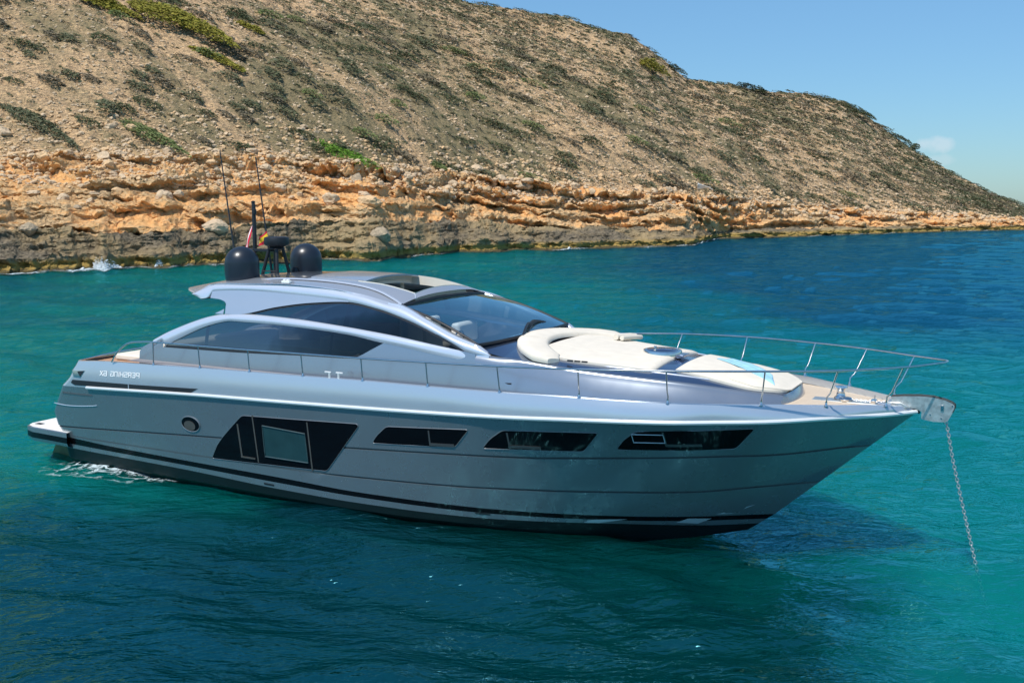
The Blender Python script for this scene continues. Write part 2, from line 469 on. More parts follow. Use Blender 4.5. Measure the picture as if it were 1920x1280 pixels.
# ------------------------------------------------------------------ headland (real distances, metres from the viewpoint)
def tab(T, k=1): 
    T = np.array(T); return lambda a: np.interp(a, T[:, 0], T[:, k])
SHORE = [(-0.75,76),(-0.6106,81.4),(-0.5052,84.0),(-0.4524,86.8),(-0.4208,89.1),(-0.3733,92.3),(-0.3049,96.6),(-0.2785,100.3),(-0.1891,105.4),(-0.1366,106.5),(-0.105,112.3),(-0.0525,124.4),(0.021,130.6),(0.0892,135.7),(0.1521,143.2),(0.180,148.6),(0.203,177.4),(0.2305,180.5),(0.2828,188.6),(0.3351,203.3),(0.3874,215.9),(0.4396,230.2),(0.5024,243.7),(0.5703,249.5),(.75,262)]
CREST = [(-.75,270,112),(-0.5768,270,101.0),(-0.4796,270,92.1),(-0.3319,270,79.2),(-0.1821,275,68.6),(-0.0407,280,60.4),(0.0458,285,56.7),(0.1123,290,52.8),(0.1382,293,47.5),(0.1694,298,41.5),(0.2262,305,39.0),(0.2778,315,38.8),(0.3191,325,38.3),(0.3402,330,35.1),(0.3724,335,27.1),(0.4098,335,19.7),(0.4367,330,14.4),(0.4635,320,10.1),(0.501,300,4.8),(0.5434,290,1.6),(.62,285,-1.5),(.75,280,-2)]
CLIFF = [(-.75,108,11.4),(-0.601,112,11.4),(-0.4974,114,11.5),(-0.3937,116,11.6),(-0.2902,122,11.6),(-0.1608,132,11.4),(-0.0312,152,10.0),(0.0728,162,9.0),(0.1771,180,7.9),(0.2816,214,6.5),(0.3863,236,4.5),(0.4387,248,3.4),(0.5017,256,2.1),(.56,262,.4),(.75,270,-1.6)]
SHELF = [(-.75,90,3.3),(-0.5024,92,3.3),(-0.3979,96,2.6),(-0.2929,104,3.2),(-0.1359,114,3.9),(-0.0314,138,3.0),(0.0209,144,2.5),(0.168,156,1.4),(.212,184,1.1),(0.2303,190,1.1),(0.387,222,1.2),(0.5021,248,0.8),(.56,254,.2),(.75,266,-1.8)]
NC = 1640
ac = np.linspace(-.95, .60, NC)
ds = tab(SHORE)(ac); dc, zc = tab(CREST)(ac), tab(CREST, 2)(ac); dk, zk = tab(CLIFF)(ac), tab(CLIFF, 2)(ac); dh, zh = tab(SHELF)(ac), tab(SHELF, 2)(ac)
jag = (fbm(ac*60, ac*0, s=1, o=3) - .5) * 4.0
ds = ds + jag; dh = np.maximum(dh + jag * .6, ds + 3.0)
nU, nS, nK, nL, nB = 8, 120, 320, 520, 14
parts_d, parts_z, zone = [], [], []
def seg(d0, z0, d1, z1, n, fz, zid, end=False):
    for t in np.linspace(0, 1, n, endpoint=end):
        parts_d.append(d0 + (d1 - d0) * t); parts_z.append(z0 + (z1 - z0) * fz(t)); zone.append(zid + t)
seg(ds - 9, ds*0 - 3.4, ds - .4, ds*0 - .5, nU, lambda t: t**2, 0)
seg(ds - .4, ds*0 - .5, ds + 1.1, zh * .30 + .1, 34, lambda t: t, 1)
seg(ds + 1.1, zh * .30 + .1, dh, zh, nS - 34, lambda t: t ** .9, 1)
def kf(t):  # wall, sandy slope, wall, rubble
    return np.interp(t, [0, .12, .22, .45, .55, .74, .82, 1], [0, .10, .30, .42, .60, .72, .86, 1])
seg(dh, zh, dk, zk, nK, kf, 2)
seg(dk, zk, dc, zc, nL, lambda t: t + .10 * math.sin(math.pi * t) * (1 - t), 3)
seg(dc, zc, dc + 160, zc - 45, nB, lambda t: t ** 1.6, 4, True)
D = np.stack(parts_d); Z = np.stack(parts_z); zone = np.array(zone)[:, None] + 0 * D
X = D * ac[None, :]; Y = D.copy()
zi = np.floor(zone).astype(int); zt = zone - zi
wsl = sstep(2.75, 3.04, zone) ; wcl = sstep(1.9, 2.06, zone) * (1 - wsl); wsf = np.clip(1 - wsl - wcl, 0, 1)
along = (X + Y) * .7071; inl = (Y - X) * .7071
# big relief
Z += wsl * (fbm(along/38, inl/38, s=3) - .5) * 5.0 * np.clip((Z - 8) / 14, 0, 1) * (1 - .55 * sstep(3.8, 4.0, zone))
Z += wsl * (fbm(along/13, inl/26, s=4) - .5) * 2.2 * (.5 + .5 * sstep(3.0, 3.2, zone))
# strata in the cliff band: faces and ledges
warp = (fbm(along/20, inl/14, s=8, o=5) - .5) * 5.5
bh = 1.7
q = (Z + warp) / bh; fl_ = np.floor(q); fr_ = q - fl_
stepf = fl_ + np.where(fr_ < .55, fr_ * .35, .1925 + (fr_ - .55) * (1 - .1925) / .45)
Z = Z + wcl * .85 * (stepf - q) * bh * (.35 + 1.0 * fbm(along/9, Z/3, s=12))
prot = sstep(.50, .86, fr_) * (.35 + 1.3 * sstep(.35, .65, fbm(along/6, Z/2, s=13, o=3)))
Y -= wcl * prot * 1.8
ov = fbm(along/2.6, Z*1.7, inl/8, o=4, s=15)
Y -= wcl * (ov - .5) * 2.6
cav = sstep(.60, .74, fbm(along/5.5, Z/1.5, s=19, o=3))
Y += wcl * cav * 1.7
Z += wcl * (fbm(X/1.3, Y/1.3, Z/1.0, o=4, s=21, ridge=True) - .6) * .9
Y -= wcl * (fbm(along/.8, Z/.6, s=25, o=3, ridge=True) - .6) * .55
# rock lumps
for sc, am, sd in ((2.9, .95, 31), (1.3, .50, 33), (.62, .24, 35)):
    wxx = along/sc + (fbm(along/sc, inl/sc, s=sd+9, o=2) - .5) * .7; wyy = inl/sc/1.3 + (fbm(along/sc, inl/sc, s=sd+10, o=2) - .5) * .7
    lum, d2, idv = worley(wxx, wyy, sd)
    block = sstep(.02, .22, d2 - lum) * (.35 + .65 * idv) * (1 - .35 * lum) * sstep(.25, .6, idv)
    msk = sstep(.42, .62, fbm(along/9, inl/7, s=sd+4))
    Z += block * am * (wcl * (.10 + .80 * msk * sstep(2.55, 2.8, zone) + .22 * msk) + wsl * (.08 + .20 * msk) * (.7 if sc > 1 else 1.0) + wsf * .15 * (zi > 0))
Z += wsl * (fbm(along/1.4, inl/1.6, s=41, o=4, ridge=True) - .6) * .55
Z += wsl * (fbm(along/.5, inl/.6, s=43, o=2) - .5) * .22
# karst shelf
kr = fbm(X/1.7, Y/1.7, Z/1.2, o=5, s=47, ridge=True)
Z += wsf * (zi >= 1) * (kr - .55) * 1.9 * np.clip((zone - 1) * 2.6, .05, 1) * np.clip(zh/2.6, .25, 1.1)
Z += wsf * (zi >= 1) * (fbm(X/6, Y/4, s=49) - .5) * 1.4 * np.clip((zone - 1) * 4, 0, 1)
Y -= wsf * (zi >= 1) * ((fbm(X/1.6, Z/.55, s=52, o=4) - .5) * 1.7 - .5 * sstep(.5, .1, np.abs(Z - .35)))
XX, YY, ZZ = X, Y, Z
scrub = fbm(along/9, inl/30, s=61, o=3) + .25 * fbm(along/2.2, inl/5, s=63, o=3)

def land_mat():
    t = NT('headland_rock_and_soil'); co = t.coord()
    def at(n): return t.N('Attribute', attribute_name=n).outputs['Fac']
    sl, cl, sh, zz, sc = at('slope'), at('cliff'), at('shelf'), at('level'), at('scrub')
    n1 = t.noise(.55, 6, .65, co); n2 = t.noise(2.6, 5, .7, co); n3 = t.noise(.09, 4, .6, co); n4 = t.noise(7.0, 3, .7, co)
    # rocky slope: pale tan stones over grey brown litter
    stone = t.mix(t.ramp(n1, [(.35, 0.0), (.65, 1.0)]), (.84, .555, .29), (.68, .45, .24))
    litter = t.mix(t.ramp(n1, [(.3, 0.0), (.7, 1.0)]), (.25, .175, .105), (.37, .25, .14))
    dn = t.N('Mapping', {'Vector': co, 'Rotation': (0, 0, R(33)), 'Scale': (.62, 1.5, 1.5)}).outputs[0]
    n5 = t.noise(2.1, 6, .85, dn, .3)
    vc = t.N('TexVoronoi', {'Vector': dn, 'Scale': 2.2, 'Detail': 2.0, 'Roughness': .7}, feature='DISTANCE_TO_EDGE').outputs[0]
    slope = t.mix(t.ramp(n5, [(.45, 0.0), (.53, 1.0)]), litter, stone)
    slope = t.mix(t.ramp(vc, [(.0, .6), (.06, 0.0)]), slope, (.16, .13, .10))
    green = t.mix(n4, (.085, .10, .045), (.17, .15, .085))
    slope = t.mix(t.math('MULTIPLY', t.ramp(t.math('ADD', sc, t.math('MULTIPLY', t.math('SUBTRACT', n2, .5), .5)), [(.54, 0.0), (.72, 1.0)]), .70), slope, green)
    # cliff: orange sand, tan and grey crust
    sandc = t.mix(t.ramp(n1, [(.3, 0.0), (.7, 1.0)]), (.90, .47, .165), (.80, .46, .21))
    crust = t.mix(t.ramp(n2, [(.38, 0.0), (.58, 1.0)]), (.26, .19, .115), (.74, .51, .27))
    st = t.noise(1.0, 5, .7, t.coord(scale=(.25, .25, 2.2)))
    up = t.N('SeparateXYZ', {0: t.N('NewGeometry').outputs['Normal']}).outputs[2]
    cf = t.math('ADD', t.math('MULTIPLY', n3, .6), t.math('MULTIPLY', t.math('ADD', st, n2), .45))
    cliff = t.mix(t.ramp(cf, [(.70, 0.0), (.82, 1.0)]), sandc, crust)
    # shelf
    kar = t.mix(t.ramp(n2, [(.35, 0.0), (.65, 1.0)]), (.08, .068, .048), (.30, .24, .16))
    kar = t.mix(t.ramp(n3, [(.45, 0.0), (.6, 1.0)]), kar, (.38, .28, .15))
    wet = t.mix(n1, (.30, .20, .05), (.50, .34, .11))
    lv = t.math('ADD', zz, t.math('MULTIPLY', t.math('SUBTRACT', n2, .5), .9))
    shc = t.mix(t.ramp(t.math('MULTIPLY', lv, .5), [(.30, 0.0), (.52, 1.0)]), wet, kar)
    shc = t.mix(t.ramp(t.math('MULTIPLY', lv, 1.0), [(.12, 0.0), (.26, 1.0)]), (.10, .08, .04), shc)
    c = t.mix(sl, cliff, slope); c = t.mix(t.ramp(t.math('ADD', sh, t.math('MULTIPLY', t.math('SUBTRACT', n1, .5), .3)), [(.35, 0.0), (.6, 1.0)]), c, shc)
    nr = t.bump(t.math('ADD', t.math('ADD', n2, n5), t.math('MULTIPLY', n4, .6)), .20, 1.0)
    return t.pbr(col=c, rough=.92, spec=.15, nrm=nr)
land = grid_object('hillside', XX, YY, ZZ, [land_mat()], dict(slope=wsl, cliff=wcl, shelf=wsf, level=ZZ, scrub=scrub), smooth=False)
tag(land, kind='structure')

rowzone = zone[:, 0]
def pick(a, zn):
    j = int(np.clip((a - ac[0]) / (ac[1] - ac[0]), 0, NC - 1)); i = int(np.clip(np.searchsorted(rowzone, zn), 0, len(rowzone) - 1))
    return i, j
def at_depth(a, d):
    j = int(np.clip((a - ac[0]) / (ac[1] - ac[0]), 0, NC - 1)); i = int(np.argmin(np.abs(YY[:, j] - d))); return i, j
def pos(i, j): return Vector((float(XX[i, j]), float(YY[i, j]), float(ZZ[i, j])))

# ------------------------------------------------------------------ shrubs
def leafmat(name, c1, c2, c3):
    t = NT(name); co = t.coord()
    g = t.N('NewGeometry')
    rnd = t.N('ObjectInfo').outputs['Random']
    n = t.noise(1.3, 4, .6, t.N('NewGeometry').outputs['Position'])
    c = t.mix(t.ramp(n, [(.35, 0.0), (.65, 1.0)]), c1, c2)
    c = t.mix(t.math('MULTIPLY', g.outputs['Random Per Island'], .55), c, c3)
    return t.pbr(col=c, rough=.85, spec=.1)
leafs = [leafmat('greygreen_leaves', (.080, .098, .048), (.120, .130, .070), (.17, .16, .10)),
         leafmat('dry_twigs', (.14, .115, .08), (.19, .155, .11), (.12, .12, .07)),
         leafmat('bright_leaves', (.12, .17, .05), (.17, .20, .07), (.18, .18, .09)),
         leafmat('yellow_green_leaves', (.24, .22, .03), (.30, .24, .045), (.16, .17, .04)),
         leafmat('olive_leaves', (.050, .068, .030), (.08, .095, .045), (.12, .125, .065)),
         leafmat('lush_green_leaves', (.10, .22, .02), (.13, .25, .03), (.12, .18, .04))]
def shrub_tris(n, L, W, H, r, leaf=.2, base=.1):
    """leaf-sized triangles through a low elongated mound, unit: metres, long axis X"""
    u = r.random(n) * 2 * np.pi; rad = np.sqrt(r.random(n)); hgt = r.random(n)
    lob = 1 + .22 * np.sin(u * 3 + r.random() * 6) + .15 * np.sin(u * 5 + r.random() * 6)
    x = rad * lob * np.cos(u) * L / 2; y = rad * lob * np.sin(u) * W / 2
    top = H * np.sqrt(np.clip(1 - rad**2 * .92, 0, 1)) * (.75 + .5 * vn(x * 1.3 + 9, y * 1.3 + r.random() * 50, s=5))
    z = top * (.35 + .65 * hgt ** .5) - base
    c = np.stack([x, y, z], 1)
    s = leaf * (.6 + .9 * r.random((n, 1, 1)))
    tri = r.normal(0, 1, (n, 3, 3)); tri /= np.linalg.norm(tri, axis=2, keepdims=True)
    V = (c[:, None, :] + tri * s * np.array([1.1, 1.1, .40])).reshape(-1, 3)
    F = np.arange(n * 3).reshape(-1, 3)
    return V, F
downdir = math.atan2(-.55, .83)
def on_view(a): return -.56 < a < .535
# one mass of low scrub
Vs, Fs, Ms = [], [], []; nv_ = 0; r2 = np.random.default_rng(21)
cand = []; taken = {}
for k in range(100000):
    a = r2.uniform(-.74, .55); zn = 3.0 + r2.random() * .995
    i, j = pick(a, zn)
    s = scrub[i, j]; rt = float(sstep(-.12, .12, a))
    if r2.random() > sstep(.38, .62, s) * .8 + .20 + .22 * rt: continue
    u_, v_ = along[i, j], inl[i, j]; cell = (int(u_ / 1.9), int(v_ / 3.0))
    if any((cell[0] + q, cell[1] + w_) in taken and (taken[(cell[0] + q, cell[1] + w_)][0] - u_) ** 2 + ((taken[(cell[0] + q, cell[1] + w_)][1] - v_) * .6) ** 2 < 2.4 + 1.2 * (1 - float(s)) for q in (-1, 0, 1) for w_ in (-1, 0, 1)): continue
    taken[cell] = (u_, v_); cand.append((i, j))
cand = cand[:14500]
big = []
sizes = []
for (i, j) in cand:
    L = (1.5 + 3.4 * r2.random() ** 2.0) * (YY[i, j] / 160) ** .5; W = L * r2.uniform(.30, .48); H = L * r2.uniform(.13, .22)
    sizes.append((L / YY[i, j] * (.85 if ZZ[i, j] > 40 else 1), L, W, H))
order = np.argsort([-s[0] for s in sizes]); indiv = set(order[:285].tolist())
for n_, (i, j) in enumerate(cand):
    _, L, W, H = sizes[n_]
    if n_ in indiv: big.append((i, j, L * 1.25, W * 1.3, H * 1.3)); continue
    nt = int(34 + 20 * L); V, F = shrub_tris(nt, L, W, H, r2, .15 * float(YY[i, j]) / 140, .06)
    an = downdir + r2.normal(0, .16); c_, s_ = math.cos(an), math.sin(an)
    sl_ = -.42
    x = V[:, 0]*c_ - V[:, 1]*s_; y = V[:, 0]*s_ + V[:, 1]*c_; z = V[:, 2] + sl_ * V[:, 0] * .75
    p = pos(i, j); Vs.append(np.stack([x + p.x, y + p.y, z + p.z + .05], 1)); Fs.append(F + nv_); nv_ += len(V)
    k = 0 if r2.random() < .62 else (1 if r2.random() < .75 else 4)
    Ms.append(np.full(len(F), k))
o = tri_object('scrub', np.concatenate(Vs), np.concatenate(Fs), leafs, np.concatenate(Ms)); tag(o, kind='stuff')
# larger shrubs, each its own object
protos = []
for k in range(10):
    V, F = shrub_tris(420, 1.0, .36 + .10 * (k % 3), .22, np.random.default_rng(100 + k), .045, .03)
    me_o = tri_object('shrub', V, F, [leafs[[0, 0, 4, 1, 0, 4, 0, 1, 0, 2][k]]]); protos.append(me_o.data); bpy.data.objects.remove(me_o)
SH_LAB = {0: ('low grey-green shrub growing among pale stones on the hillside', 'grey-green shrubs on the hillside'),
          4: ('low dark olive shrub growing among pale stones on the hillside', 'dark olive shrubs on the hillside'),
          1: ('dry brownish shrub with bare twigs on the stony hillside', 'dry brown shrubs on the hillside'),
          2: ('fresh green low shrub on the stony hillside', 'fresh green shrubs on the hillside')}
def put_shrub(me, p, L, W, H, an, tilt, label, group, name='shrub'):
    o = bpy.data.objects.new(name, me); C.objects.link(o); o.location = p
    o.rotation_euler = Matrix.Rotation(an, 4, 'Z').to_quaternion().to_euler()
    q = Matrix.Rotation(an, 3, 'Z') @ Matrix.Rotation(tilt, 3, 'Y')
    o.rotation_euler = q.to_euler(); o.scale = (L, W / .4, H / .22)
    tag(o, label, 'shrub', group); return o
for (i, j, L, W, H) in big:
    k = random.randrange(10); kind = [0, 0, 4, 1, 0, 4, 0, 1, 0, 2][k]
    put_shrub(protos[k], pos(i, j) + Vector((0, 0, .03)), L, W, H, downdir + random.gauss(0, .15), R(18), *SH_LAB[kind])
# shrubs one can point to
def special(a, d, L, W, H, mat, label, name='shrub', n=900, leaf=.22, cat='shrub', an=None):
    i, j = at_depth(a, d); p = pos(i, j)
    V, F = shrub_tris(n, L, W, H, np.random.default_rng(int(abs(a) * 1e4) + 7), leaf, .15)
    sh = V[:, 0] * -.38; V[:, 2] += sh
    o = tri_object(name, V, F, [leafs[mat]]); o.location = p; o.rotation_euler = (0, 0, downdir if an is None else an)
    tag(o, label, cat); return o
special(-.163, 132, 10.5, 4.2, 1.0, 5, 'bright green shrub patch low on the slope, right of the two whip antennas', n=2200)
special(-.0737, 146, 4.5, 1.8, .6, 2, 'small green shrub on the rubble slope above the yacht roof', n=900)
special(-.318, 158, 21, 8.5, 2.2, 3, 'large yellow-green bush thicket at the upper left of the hill', n=7000, leaf=.32)
special(-.388, 158, 12, 4.2, 1.6, 3, 'yellow-green bush left of the large thicket near the top edge', n=3200, leaf=.3)
special(-.283, 149, 11, 2.8, 1.0, 3, 'narrow yellow-green bush running downhill below the large thicket', n=2200, leaf=.26)
special(-.249, 168, 6.5, 2.2, 1.0, 3, 'small yellow-green bush right of the large thicket', n=1300, leaf=.26)
special(.134, 266, 8.5, 5.0, 3.4, 3, 'bushy yellow-green pine shrub just below the crest of the hill', 'pine_shrub', 2600, .3)
special(.158, 291, 6, 3.5, 2.2, 4, 'dark green bush on the crest right of the pine shrub', n=1100, leaf=.28)
special(.332, 316, 13, 6, 2.6, 4, 'dark shrub clump on the shoulder where the ridge drops', n=2400, leaf=.32)
special(.236, 302, 12, 4, 2.2, 4, 'low dark shrub band along the flat part of the ridge', n=1500, leaf=.3, an=0)
special(.374, 334, 9, 4, 2.0, 4, 'olive shrub strip on the steep skyline above the small cloud', n=1400, leaf=.3)
special(-.46, 119.5, 13, 3.0, 1.0, 0, 'long grey-green shrub strip above the orange cliff at left', n=2400)
special(-.352, 121, 12, 3.0, .9, 2, 'fresh green shrub strip above the cliff, left of the antennas', n=2000)
# one small tree on the skyline
tr = empty('skyline_tree', pos(*at_depth(.3915, 334)) + Vector((0, 0, -.3))); tag(tr, 'lone round bush-like tree standing out on the skyline beside the small cloud', 'tree')
b = MB(); b.tube([(0,0,0),(.1,0,.8),(-.05,.1,1.7)], [.16,.11,.05], 7); b.tube([(.1,0,.8),(.6,.1,1.6)], [.07,.03], 6); b.tube([(.05,0,.9),(-.6,0,1.7)], [.07,.03], 6)
b.build('trunk', simple('bark', (.12, .09, .07), .9, var=.3), tr)
r3 = np.random.default_rng(8); n = 1400
dirs = r3.normal(0, 1, (n, 3)); dirs /= np.linalg.norm(dirs, axis=1, keepdims=True); cc = dirs * (r3.random((n, 1)) ** .4) * np.array([1.7, 1.7, 1.15]) + np.array([0, 0, 2.0])
cc = cc[vn(cc[:, 0]*1.4+20, cc[:, 1]*1.4+20, cc[:, 2]*1.4, s=3) > .36]
V = (cc[:, None, :] + r3.normal(0, .13, (len(cc), 3, 3))).reshape(-1, 3)
o = tri_object('crown', V, np.arange(len(V)).reshape(-1, 3), [leafs[4]]); o.parent = tr

# ------------------------------------------------------------------ stones and boulders
def ico(sub, seed, amp=.28, cuts=7):
    bm = bmesh.new(); bmesh.ops.create_icosphere(bm, subdivisions=sub, radius=1)
    V = np.array([v.co[:] for v in bm.verts]); F = np.array([[v.index for v in f.verts] for f in bm.faces]); bm.free()
    r = np.random.default_rng(seed)
    for k in range(cuts):
        nrm = r.normal(0, 1, 3); nrm /= np.linalg.norm(nrm); lim = r.uniform(.55, .85)
        dd = V @ nrm; over = np.clip(dd - lim, 0, None); V -= over[:, None] * nrm * .92
    nn = fbm(V[:, 0]*1.7+seed, V[:, 1]*1.7, V[:, 2]*1.7, o=3, s=seed) - .5
    n2_ = fbm(V[:, 0]*5+seed, V[:, 1]*5, V[:, 2]*5, o=2, s=seed+1) - .5
    return V * (1 + amp * nn[:, None] * 1.8 + .22 * n2_[:, None]), F
import bmesh
def rockmat(name, a, b_, c_):
    t = NT(name); g = t.N('NewGeometry'); p = g.outputs['Position']
    n1 = t.noise(.9, 5, .65, p); n2 = t.noise(5, 4, .7, p)
    c = t.mix(t.ramp(n1, [(.35, 0.0), (.65, 1.0)]), a, b_); c = t.mix(t.ramp(n2, [(.42, 0.0), (.62, 1.0)]), c, c_)
    c = t.mix(t.math('MULTIPLY', g.outputs['Random Per Island'], .35), c, b_)
    return t.pbr(col=c, rough=.92, spec=.15, nrm=t.bump(n2, .1))
rk = [rockmat('tan_rock', (.70, .52, .33), (.56, .42, .28), (.42, .32, .21)), rockmat('orange_rock', (.78, .50, .26), (.66, .45, .25), (.46, .33, .20)),
      rockmat('grey_rock', (.36, .28, .19), (.46, .36, .24), (.20, .165, .12))]
small = [ico(1, 200 + k, .25, 5) for k in range(8)]
Vs, Fs, Ms = [], [], []; nv_ = 0; r2 = np.random.default_rng(31)
for k in range(30000):
    a = r2.uniform(-.60, .56); u = r2.random()
    zn = 3.0 + r2.random() ** 1.25 * .98 if u < .80 else r2.uniform(2.5, 3.06)
    i, j = pick(a, zn); p = pos(i, j); cliffy = zn < 3.05
    if not cliffy and scrub[i, j] > .78 and r2.random() < .7: continue
    s = (.13 + .26 * r2.random() ** 2.4) * (1.35 if cliffy else 1.0) * (p.y / 170) ** .5
    V, F = small[k % 8]; an = r2.random() * 6.28; c_, s_ = math.cos(an), math.sin(an)
    sc = s * np.array([r2.uniform(.9, 1.7), r2.uniform(.7, 1.2), r2.uniform(.45, .9)]); V = V * sc
    x = V[:, 0]*c_ - V[:, 1]*s_; y = V[:, 0]*s_ + V[:, 1]*c_
    Vs.append(np.stack([x + p.x, y + p.y, V[:, 2] + p.z + s * .12], 1)); Fs.append(F + nv_); nv_ += len(V)
    Ms.append(np.full(len(F), 1 if (cliffy and r2.random() < .5) else 0))
o = tri_object('loose_stones', np.concatenate(Vs), np.concatenate(Fs), rk, np.concatenate(Ms)); tag(o, kind='stuff')
bmesh_protos = []
for k in range(9):
    V, F = ico(3, 300 + k, .34, 8); o = tri_object('boulder', V, F, [rk[[0, 1, 0, 0, 1, 2, 0, 1, 0][k]]], smooth=False)
    bmesh_protos.append(o.data); bpy.data.objects.remove(o)
B_LAB = {0: ('weathered tan boulder resting on the rubble above the water', 'tan boulders along the shore'),
         1: ('orange-stained boulder resting on the rubble above the water', 'orange boulders along the shore'),
         2: ('dark grey pitted boulder resting on the rubble above the water', 'grey boulders along the shore')}
def put_boulder(k, p, s, label, group, flat=.7):
    o = bpy.data.objects.new('boulder', bmesh_protos[k]); C.objects.link(o); o.location = p
    o.scale = (s * random.uniform(.9, 1.4), s * random.uniform(.8, 1.1), s * flat); o.rotation_euler = (random.uniform(-.2, .2), random.uniform(-.2, .2), random.random() * 6.28)
    return tag(o, label, 'boulder', group)
r2 = np.random.default_rng(77)
for k in range(210):
    a = r2.uniform(-.53, .50); zn = 2.25 + .78 * r2.random() ** .6; i, j = pick(a, zn); kk = int(r2.integers(0, 9)); kind = [0, 1, 0, 0, 1, 2, 0, 1, 0][kk]
    s = .40 + .6 * r2.random() ** 2.8; p = pos(i, j) + Vector((0, -.1, s * .1)); put_boulder(kk, p, s, *B_LAB[kind], flat=r2.uniform(.5, .9))
def named_boulder(a, d, k, s, label, up=.3, flat=.75):
    i, j = at_depth(a, d); put_boulder(k, pos(i, j) + Vector((0, 0, s * up)), s, label, None, flat)
named_boulder(-.176, 116, 3, 1.15, 'big tan boulder, left one of the pair right of the radar mast')
named_boulder(-.138, 117.5, 7, 1.15, 'big greyish tan boulder, right one of the pair right of the radar mast')
named_boulder(-.4737, 92.5, 5, .8, 'dark grey pitted rock knob on the shelf near the left edge')
named_boulder(-.2895, 102.7, 0, 1.1, 'squared tan boulder beside a smooth yellowish slab on the shelf')
named_boulder(-.1263, 109.3, 5, 1.0, 'dark pitted rock outcrop at the waterline just right of the right-hand dome', flat=.8)

# white sheet left on the rocks of the cove
i, j = at_depth(.1885, 184); p = pos(i, j)
b = MB(); G = []
for s in np.linspace(0, 1, 8):
    G.append([(-1.5 + 2.9*s*(1-.35*t) , -.5 * t + .15*math.sin(s*5), 1.25*(1-s*.55)*t**.9 + .3*math.sin(s*3.1)*(1-t) + .12) for t in np.linspace(0, 1, 6)])
b.grid(G); o = b.build('white_sheet', M['white'], None, 60, loc=p + Vector((0, -1.2, .1))); so = o.modifiers.new('s', 'SOLIDIFY'); so.thickness = .05
tag(o, 'small crumpled white sheet lying on the rocks at the cove', 'sheet')

# ------------------------------------------------------------------ foam
t = NT('foam_white'); M['foam'] = t.pbr(col=(.80, .83, .84), rough=.7)
Vs, Fs = [], []; nv_ = 0; r2 = np.random.default_rng(91)
def foam_run(a0, a1, n, spread, hmax, size=.10):
    global nv_
    for k in range(n):
        a = r2.uniform(a0, a1); j = int((a - ac[0]) / (ac[1] - ac[0])); w = math.sin(math.pi * (a - a0) / (a1 - a0))
        if fbm(np.array([a * 60]), np.array([0.]), s=5)[0] < .42: continue
        d = ds[j] + .6 - abs(r2.normal(0, spread)); z = abs(r2.normal(0, 1)) * hmax * w * math.exp(-abs(ds[j] + .6 - d))
        V, F = small[k % 8]; s = size * (.5 + r2.random())
        Vs.append(V * np.array([s * 2.6, s * 1.6, s * .6]) + np.array([d * a, d, z + .03])); Fs.append(F + nv_); nv_ += len(V)
foam_run(-.425, -.385, 1500, .35, .40, .035); foam_run(-.352, -.343, 260, .2, .32, .03); foam_run(.055, .066, 220, .3, .35, .05)
o = tri_object('shore_spray', np.concatenate(Vs), np.concatenate(Fs), [M['foam']], smooth=True); tag(o, kind='stuff')
def lace():
    t = NT('foam_lace'); co = t.coord()
    d = t.N('Mapping', {'Vector': co, 'Scale': (1, 1.5, 1), 'Rotation': (0, 0, R(25))}).outputs[0]
    wv = t.N('VectorMath', {0: d, 1: t.N('TexNoise', {'Vector': co, 'Scale': 1.6, 'Detail': 3}).outputs[1]}, operation='ADD').outputs[0]
    v = t.N('TexVoronoi', {'Vector': wv, 'Scale': 2.3}, feature='DISTANCE_TO_EDGE').outputs[0]
    v2 = t.noise(2.0, 5, .75, co, .6)
    e = t.ramp(v, [(.02, 1.0), (.10, 0.0)])
    k = t.ramp(v2, [(.42, 0.0), (.55, 1.0)])
    u = t.N('Attribute', attribute_name='edge').outputs['Fac']
    thr = t.math('MULTIPLY', t.math('MULTIPLY', e, k), t.ramp(t.math('MULTIPLY', u, t.math('ADD', v2, .5)), [(.16, 0.0), (.42, 1.0)]))
    blob = t.math('MULTIPLY', t.ramp(t.math('MULTIPLY', t.noise(5, 5, .8, co), t.math('ADD', .35, u)), [(.55, 0.0), (.64, 1.0)]), .95)
    al = t.math('MAXIMUM', thr, blob)
    al = t.math('MULTIPLY', al, .78); df = t.N('BsdfDiffuse', {'Color': (.62, .74, .78, 1)}); tr = t.N('BsdfTransparent')
    m = t.N('MixShader', {0: al}); t.l.new(tr.outputs[0], m.inputs[1]); t.l.new(df.outputs[0], m.inputs[2]); t.l.new(m.outputs[0], t.out.inputs[0])
    return t.m
M['lace'] = lace()
def foam_sheet(name, cx, cy, lx, ly, an):
    u = np.linspace(-1, 1, 90); v = np.linspace(-1, 1, 50); U, Vv = np.meshgrid(u, v, indexing='ij'); e = np.clip(1 - np.hypot(U, Vv), 0, 1)
    gx = cx + U*lx*math.cos(an) - Vv*ly*math.sin(an); gy = cy + U*lx*math.sin(an) + Vv*ly*math.cos(an)
    o = grid_object(name, gx, gy, waves(gx, gy) + .045, [M['lace']], dict(edge=e)); return tag(o, kind='stuff')
foam_sheet('stern_foam', -8.1, 20.9, 2.5, 1.1, R(-12))
js = np.arange(int((-.55 - ac[0]) / (ac[1] - ac[0])), int((.52 - ac[0]) / (ac[1] - ac[0])), 1)
av = ac[js]; inten = .22 + .60 * sstep(.52, .70, fbm(av*22, av*0, s=77, o=2))
for c0, w0, k0 in ((-.405, .035, .75), (-.345, .022, .55), (.06, .02, .5), (.195, .012, .7), (-.16, .03, .35), (-.50, .03, .4)): inten += k0 * np.exp(-((av - c0) / w0) ** 2)
vv = np.linspace(0, 1, 16)[:, None]
gd = ds[js][None] + 1.0 - vv * 3.2 * (av[None]*0 + 1)
e_ = np.clip(inten[None] * (1 - np.abs(vv - .30) / .70) * 1.0, 0, 1)
